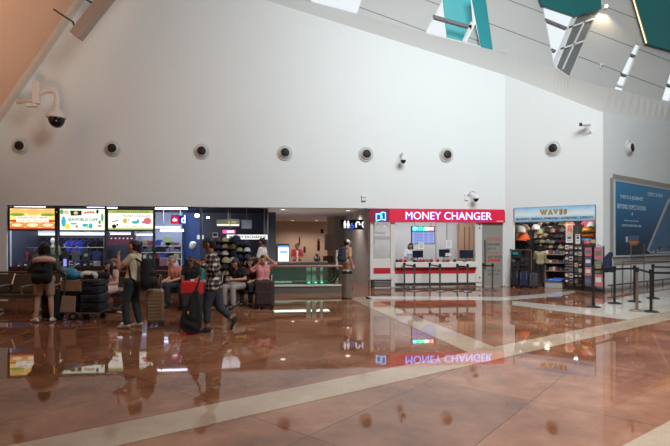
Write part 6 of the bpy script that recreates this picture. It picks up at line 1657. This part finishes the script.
# shopper
u, _z = w_at(540, 270, .55); 
person('person in a khaki top and dark trousers browsing in the beach shop', W(u, .55), WRZ+.3, 1.52, skin='tan', top=C_('khaki_top', (150, 140, 112)), sleeve=.5, bottom=C_('black_trousers', (30, 30, 32)), shoe=C_('dark_shoe', (40, 36, 36)), hair='bob', fem=True, look=(-.3, 1, -.2), elL=(-.2, .1, 1.12), wrL=(-.12, .28, 1.1), elR=(.2, .1, 1.12), wrR=(.12, .28, 1.12))

# ------------------------------------------------------------------ suitcases
def suitcase(p, rz, w, d, h, m, label, rib=True, handle=True, upper=None):
    t = thing('suitcase', label, 'suitcase', p, rz)
    z0 = .06
    MB().box((0, 0, z0+(h-z0)/2), (w, d, h-z0)).build('body', m, t, bevel=.035)
    if rib:
        n = 9 
        for s in (-1, 1):
            mb = MB()
            for i in range(n): mb.box((0, s*d/2, z0+.06+(h-z0-.12)*i/(n-1)), (w*.86, .018, (h-z0)/n*.55))
            mb.build('ribbed_shell', m, t, bevel=.004)
    else:
        MB().box((0, -d/2-.01, z0+(h-z0)*.36), (w*.82, .04, (h-z0)*.5)).build('front_pocket', m, t, bevel=.012)
    MB().box((0, 0, z0+(h-z0)/2), (w+.006, .012, h-z0+.004)).build('zip', M_black, t, bevel=.03)
    if upper: MB().span((-w/2-.006, -d/2-.008, z0+(h-z0)*.52), (w/2+.006, d/2+.008, h+.006)).build('upper_cover', upper, t, bevel=.03)
    MB().tube([(-.07, 0, h), (-.06, 0, h+.03), (.06, 0, h+.03), (.07, 0, h)], .012, 6).build('carry_handle', M_black, t)
    if handle: MB().tube([(-.10, d*.3, h-.02), (-.10, d*.3, h+.28), (.10, d*.3, h+.28), (.10, d*.3, h-.02)], .009, 6).build('pull_handle', M_steel, t)
    for sx in (-1, 1):
        for sy in (-1, 1): MB().cyl((sx*w*.4-.012, sy*d*.36, .03), (sx*w*.4+.012, sy*d*.36, .03), .03, .03, 12).build('wheel', M_black, t)
    return t
g = ground(53, 320); suitcase(g, CAMRZ, .36, .26, .66, C_('case_black', (28, 28, 30)), 'black fabric suitcase between the turned woman and the trolley', False, False)
g = ground(155.5, 325); suitcase(g, CAMRZ+.25, .31, .24, .70, mat('case_gold', (148, 124, 96), .35, .3), 'ribbed bronze suitcase beside the woman in the cream top')
g = ground(192.5, 311); suitcase(g, CAMRZ, .46, .27, .70, C_('case_charcoal', (52, 48, 50)), 'red and charcoal suitcase before the seated men', False, False, mat('case_red', (206, 40, 38), .5))
o = MB().box((0, 0, .02), (.09, .06, .04)).build('paper_tag', mat('paper_white', (222, 222, 220), .7), None, (g.x, g.y, .706)); tag(o, 'small white paper lying on top of the red suitcase', 'paper')
g = ground(265, 309); suitcase(g, CAMRZ, .44, .28, .68, C_('case_maroon', (56, 36, 38)), 'dark maroon suitcase before the seated person in the pink shirt', False, False)
g = ground(214, 306.5); suitcase(g, CAMRZ+.5, .34, .22, .5, C_('case_black', (28, 28, 30)), 'small black suitcase hidden behind the walking man', False, False)

# ------------------------------------------------------------------ luggage trolley and load
g = ground(81, 318.5); TR = thing('luggage_trolley', 'steel luggage trolley loaded with boxes and suitcases', 'trolley', g, CAMRZ)
tub = M_steel
for y in (-.26, .26):
    MB().tube([(-.30, y, .16), (.50, y, .14)], .018).build('side_rail', tub, TR)
    MB().tube([(-.30, y, .16), (-.20, y, .60), (-.17, y, .95), (-.26, y, 1.02)], .017).build('back_tube', tub, TR)
    MB().tube([(.04, y, .12), (-.12, y, .50)], .014).build('brace', tub, TR)
    w_ = MB().cyl((-.02, y-.02, .085), (-.02, y+.02, .085), .085, .085, 20).build('wheel', M_black, TR, smooth=True, bevel=.008)
    MB().cyl((-.02, y-.025, .085), (-.02, y+.025, .085), .045, .045, 16).build('hub', M_chrome, w_)
w_ = MB().cyl((.47, -.02, .06), (.47, .02, .06), .06, .06, 16).build('wheel', M_black, TR)
w_ = MB().cyl((-.30, -.28, .06), (-.30, -.24, .06), .06, .06, 16).build('wheel', M_black, TR)
MB().box((.10, 0, .155), (.80, .50, .02)).build('platform', tub, TR)
MB().tube([(-.26, -.26, 1.02), (-.26, .26, 1.02)], .02).build('push_bar', M_black, TR)
MB().prism([(-.29, -.30, .18), (.03, -.30, .17), (.05, -.30, .50), (-.24, -.30, .52)], (0, .02, 0)).build('side_panel', mat('trolley_panel', (168, 142, 122), .5), TR, bevel=.01)
def on_trolley(name, lab, cat, c, d, m, bev=.03, rz=0.0, group=None):
    p = Matrix.Rotation(CAMRZ, 3, 'Z') @ V(c) + V((g.x, g.y, 0))
    o = MB().box((0, 0, 0), d).build(name, m, None, p, CAMRZ+rz, bevel=bev); return tag(o, lab, cat, group)
zz = .166
for i, (hh, c, nm, dx) in enumerate(((.19, (30, 28, 30), 'black suitcase lying flat, lowest in the trolley stack', 0), (.18, (44, 44, 50), 'charcoal suitcase lying flat, second from the bottom of the trolley stack', .03), (.17, (30, 36, 46), 'navy suitcase lying flat, third from the bottom of the trolley stack', 0), (.15, (62, 58, 58), 'dark grey suitcase lying flat on top of the trolley stack', .02))):
    o = on_trolley('suitcase', nm, 'suitcase', (.27+dx, 0, zz+hh/2), (.42, .46, hh-.01), C_('case_%d' % i, c), .03)
    MB().box((0, -.235, 0), (.16, .03, .03)).build('carry_handle', M_black, o, bevel=.008); MB().box((0, 0, 0), (.424, .464, .012)).build('zip', M_black, o)
    zz += hh
on_trolley('cardboard_box', 'brown cardboard box held on the trolley over its side panel', 'box', (-.09, 0, .71), (.44, .47, .22), M_card, .006)
on_trolley('support_crate', 'dark crate under the cardboard box on the trolley', 'crate', (-.09, 0, .385), (.26, .44, .42), M_black, .01)
p = V((g.x, g.y, 0)) + Matrix.Rotation(CAMRZ, 3, 'Z') @ V((-.12, -.04, .90))
mb = MB(); mb.ell((-.12, 0, .06), (.18, .18, .12)).cap((0, -.05, .02), (.14, .02, .02), .10, .08).cap((-.2, 0, .12), (-.26, .03, .19), .06, .03).cap((-.1, .02, .14), (-.02, .02, .2), .05, .03)
o = remesh(mb, 'plastic_bag', mat('bag_turquoise', (36, 122, 150), .3, var=.35, vscale=12), None, .018, 2, p, CAMRZ); tag(o, 'crumpled turquoise plastic bag on the cardboard box', 'bag')
p = V((g.x, g.y, 0)) + Matrix.Rotation(CAMRZ, 3, 'Z') @ V((.20, 0, zz+.07))
o = MB().box((0, 0, 0), (.34, .34, .12)).build('travel_bag', mat('bag_cream', (196, 196, 190), .7), None, p, CAMRZ+.2, bevel=.045); o.rotation_euler = (.08, .12, CAMRZ+.2); tag(o, 'soft cream travel bag on top of the trolley stack', 'bag')
MB().box((.02, -.17, -.01), (.2, .03, .07)).build('dark_pocket', M_black, o, bevel=.01); MB().box((.06, 0, 0), (.04, .344, .124)).build('dark_band', M_black, o, bevel=.045)
p = V((g.x, g.y, 0)) + Matrix.Rotation(CAMRZ, 3, 'Z') @ V((.43, .05, zz+.05))
mb = MB(); mb.cap((-.08, 0, 0), (.08, 0, 0), .09, .08)
o = remesh(mb, 'travel_bag', C_('bag_black', (22, 22, 24)), None, .018, 2, p, CAMRZ); tag(o, 'small black bag beside the cream travel bag', 'bag')
p = ground(106, 313)
mb = MB(); mb.cap((-.2, 0, .08), (.2, 0, .07), .09, .07)
o = remesh(mb, 'travel_bag', C_('bag_dark', (48, 36, 36)), None, .018, 2, p, CAMRZ); tag(o, 'low dark bag on the floor by the seated girl', 'bag')
# papers
p = ground(122, 326)
o = MB().ell((0, 0, .035), (.045, .04, .037), 9, 6).build('paper_ball', mat('paper_white', (222, 222, 220), .7), None, p); tag(o, 'crumpled white paper on the floor by the beige shoes', 'paper')
p = at_depth(121.5, HY, 12.1); p.z = 0
for i in range(5):
    o = MB().box((rnd.uniform(-.01, .01), 0, .05+.1*i), (.30, .3, .09)).build('carton', mat('carton_pale', (176, 164, 150), .7), None, p, CAMRZ, bevel=.008); tag(o, 'pale flat carton stacked beside the girl, %s from the floor' % ORD[i], 'box', 'pale cartons beside the seated girl')
# ------------------------------------------------------------------ light, sky, camera
wd = bpy.data.worlds.new('overcast_sky'); scene.world = wd; wd.use_nodes = True
bg = wd.node_tree.nodes['Background']; bg.inputs[0].default_value = (0.88, 0.95, 1.0, 1); bg.inputs[1].default_value = 1.0
def area(name, loc, target, size, power, col=(1, 1, 1), sy=None, spread=None):
    l = bpy.data.lights.new(name, 'AREA'); l.energy = power; l.color = col; l.size = size
    if sy: l.shape = 'RECTANGLE'; l.size_y = sy
    if spread: l.spread = R_(spread)
    o = bpy.data.objects.new(name, l); COL.objects.link(o); o.location = loc
    o.rotation_euler = (V(target)-V(loc)).to_track_quat('-Z', 'Y').to_euler()
    return o
# roof lights of the hall
area('roof_skylight', (6.0, -13, 11.0), (6, 0, 5), 8, 940, (0.90, 0.97, 1.0), 5, 118)
area('roof_lamps', (8.0, -17, 12.5), (7.0, -13, 0), 6, 850, (1.0, 0.97, 0.93), 4, 80)
area('warm_uplight', (-4.5, -9, 1.9), (-9.5, -6, 8), 2.0, 230, (1.0, 0.80, 0.62), spread=90)
# shops
def pt(px, py, y): return on_y(px, py, y)
area('clothing_shop_fill', (on_y(55, 240, 1.2).x, 0.55, 2.75), (on_y(55, 240, 1.2).x, 2.4, 1.0), 2.6, 120, (0.86, 0.88, 1.0), 0.8)  # extra fill brightening the shirts from the front; no fixture here
area('gadget_shop_fill', (on_y(165, 240, 1.5).x, 1.5, 2.78), (on_y(165, 240, 1.5).x, 3.3, 1.2), 2.2, 60, (0.86, 0.9, 1.0), 0.8)  # fill added for brightness inside the gadget shop
def spot(name, loc, target, power, col, ang=130, r=0.07):
    l = bpy.data.lights.new(name, 'SPOT'); l.energy = power; l.color = col; l.spot_size = R_(ang); l.spot_blend = 0.6; l.shadow_soft_size = r
    o = bpy.data.objects.new(name, l); COL.objects.link(o); o.location = loc
    o.rotation_euler = (V(target)-V(loc)).to_track_quat('-Z', 'Y').to_euler()
for o in [o for o in COL.objects if o.name.startswith('ceiling_downlight')]:
    p = o.location; spot('downlight_lamp', (p.x, p.y, p.z-0.04), (p.x, p.y, 0), 130, (1.0, 0.9, 0.8), 150)
spot('cap_shop_fill', (on_y(230, 240, 0.5).x, 0.6, 2.75), (on_y(230, 240, 0.5).x, 0.3, 0), 70, (0.9, 0.92, 1.0), 150, 0.35)  # added fill over the cap stands, not one of the ceiling spotlights
p = cp(603, 9, CY); spot('warm_wall_lamp', (p.x, p.y-0.3, p.z), (p.x-0.3, p.y, p.z-3), 60, (1.0, 0.75, 0.5), 120)
for o in [o for o in COL.objects if o.name.startswith('shop_spotlight')]:
    p = o.location; spot('shop_lamp', (p.x, p.y, p.z-0.18), (p.x+WN.x*0.8, p.y+WN.y*0.8, 0), 70, (1.0, 0.94, 0.86), 150)
p = on_y(295, 262, 2.6); area('counter_hidden_fill', (p.x, 2.75, 0.45), (p.x, 2.6, 3), 2.0, 22, (1.0, 0.93, 0.86), 0.4)  # hidden fill added behind the counter to brighten the corridor ceiling
area('escalator_fill', (on_y(300, 270, -0.4).x, -0.4, 0.72), (on_y(300, 270, -0.4).x, -0.4, 0), 2.0, 16, (0.9, 1.0, 0.95), 0.5)  # fill added in the well to brighten what shows through the glass
area('booth_light', ((mx(370)+X_R)/2, 1.3, 2.75), ((mx(370)+X_R)/2, 1.4, 0), 4.0, 90, (0.97, 0.98, 1.0), 0.8)

c = W((WU0+WU1)/2, 0.5, 2.84); area('beach_shop_fill', c, W((WU0+WU1)/2, 1.3, 1.0), 1.8, 32, (1.0, 0.95, 0.9), 0.4)  # fill added behind the sign to lift the goods near the doorway
cam = bpy.data.cameras.new('camera'); co = bpy.data.objects.new('camera', cam); COL.objects.link(co)
co.location = CAM; co.rotation_euler = (pi/2, 0, -PSI)
cam.sensor_width = 36; cam.lens = FPX/670*36; cam.shift_y = (HY-223)/670; cam.clip_end = 200
scene.camera = co
vs = scene.view_settings; vs.view_transform = 'Standard'; vs.look = 'None'; vs.gamma = 1.0; vs.exposure = 0.0; vs.use_curve_mapping = False

for o in END_PROTOS: bpy.data.objects.remove(o)
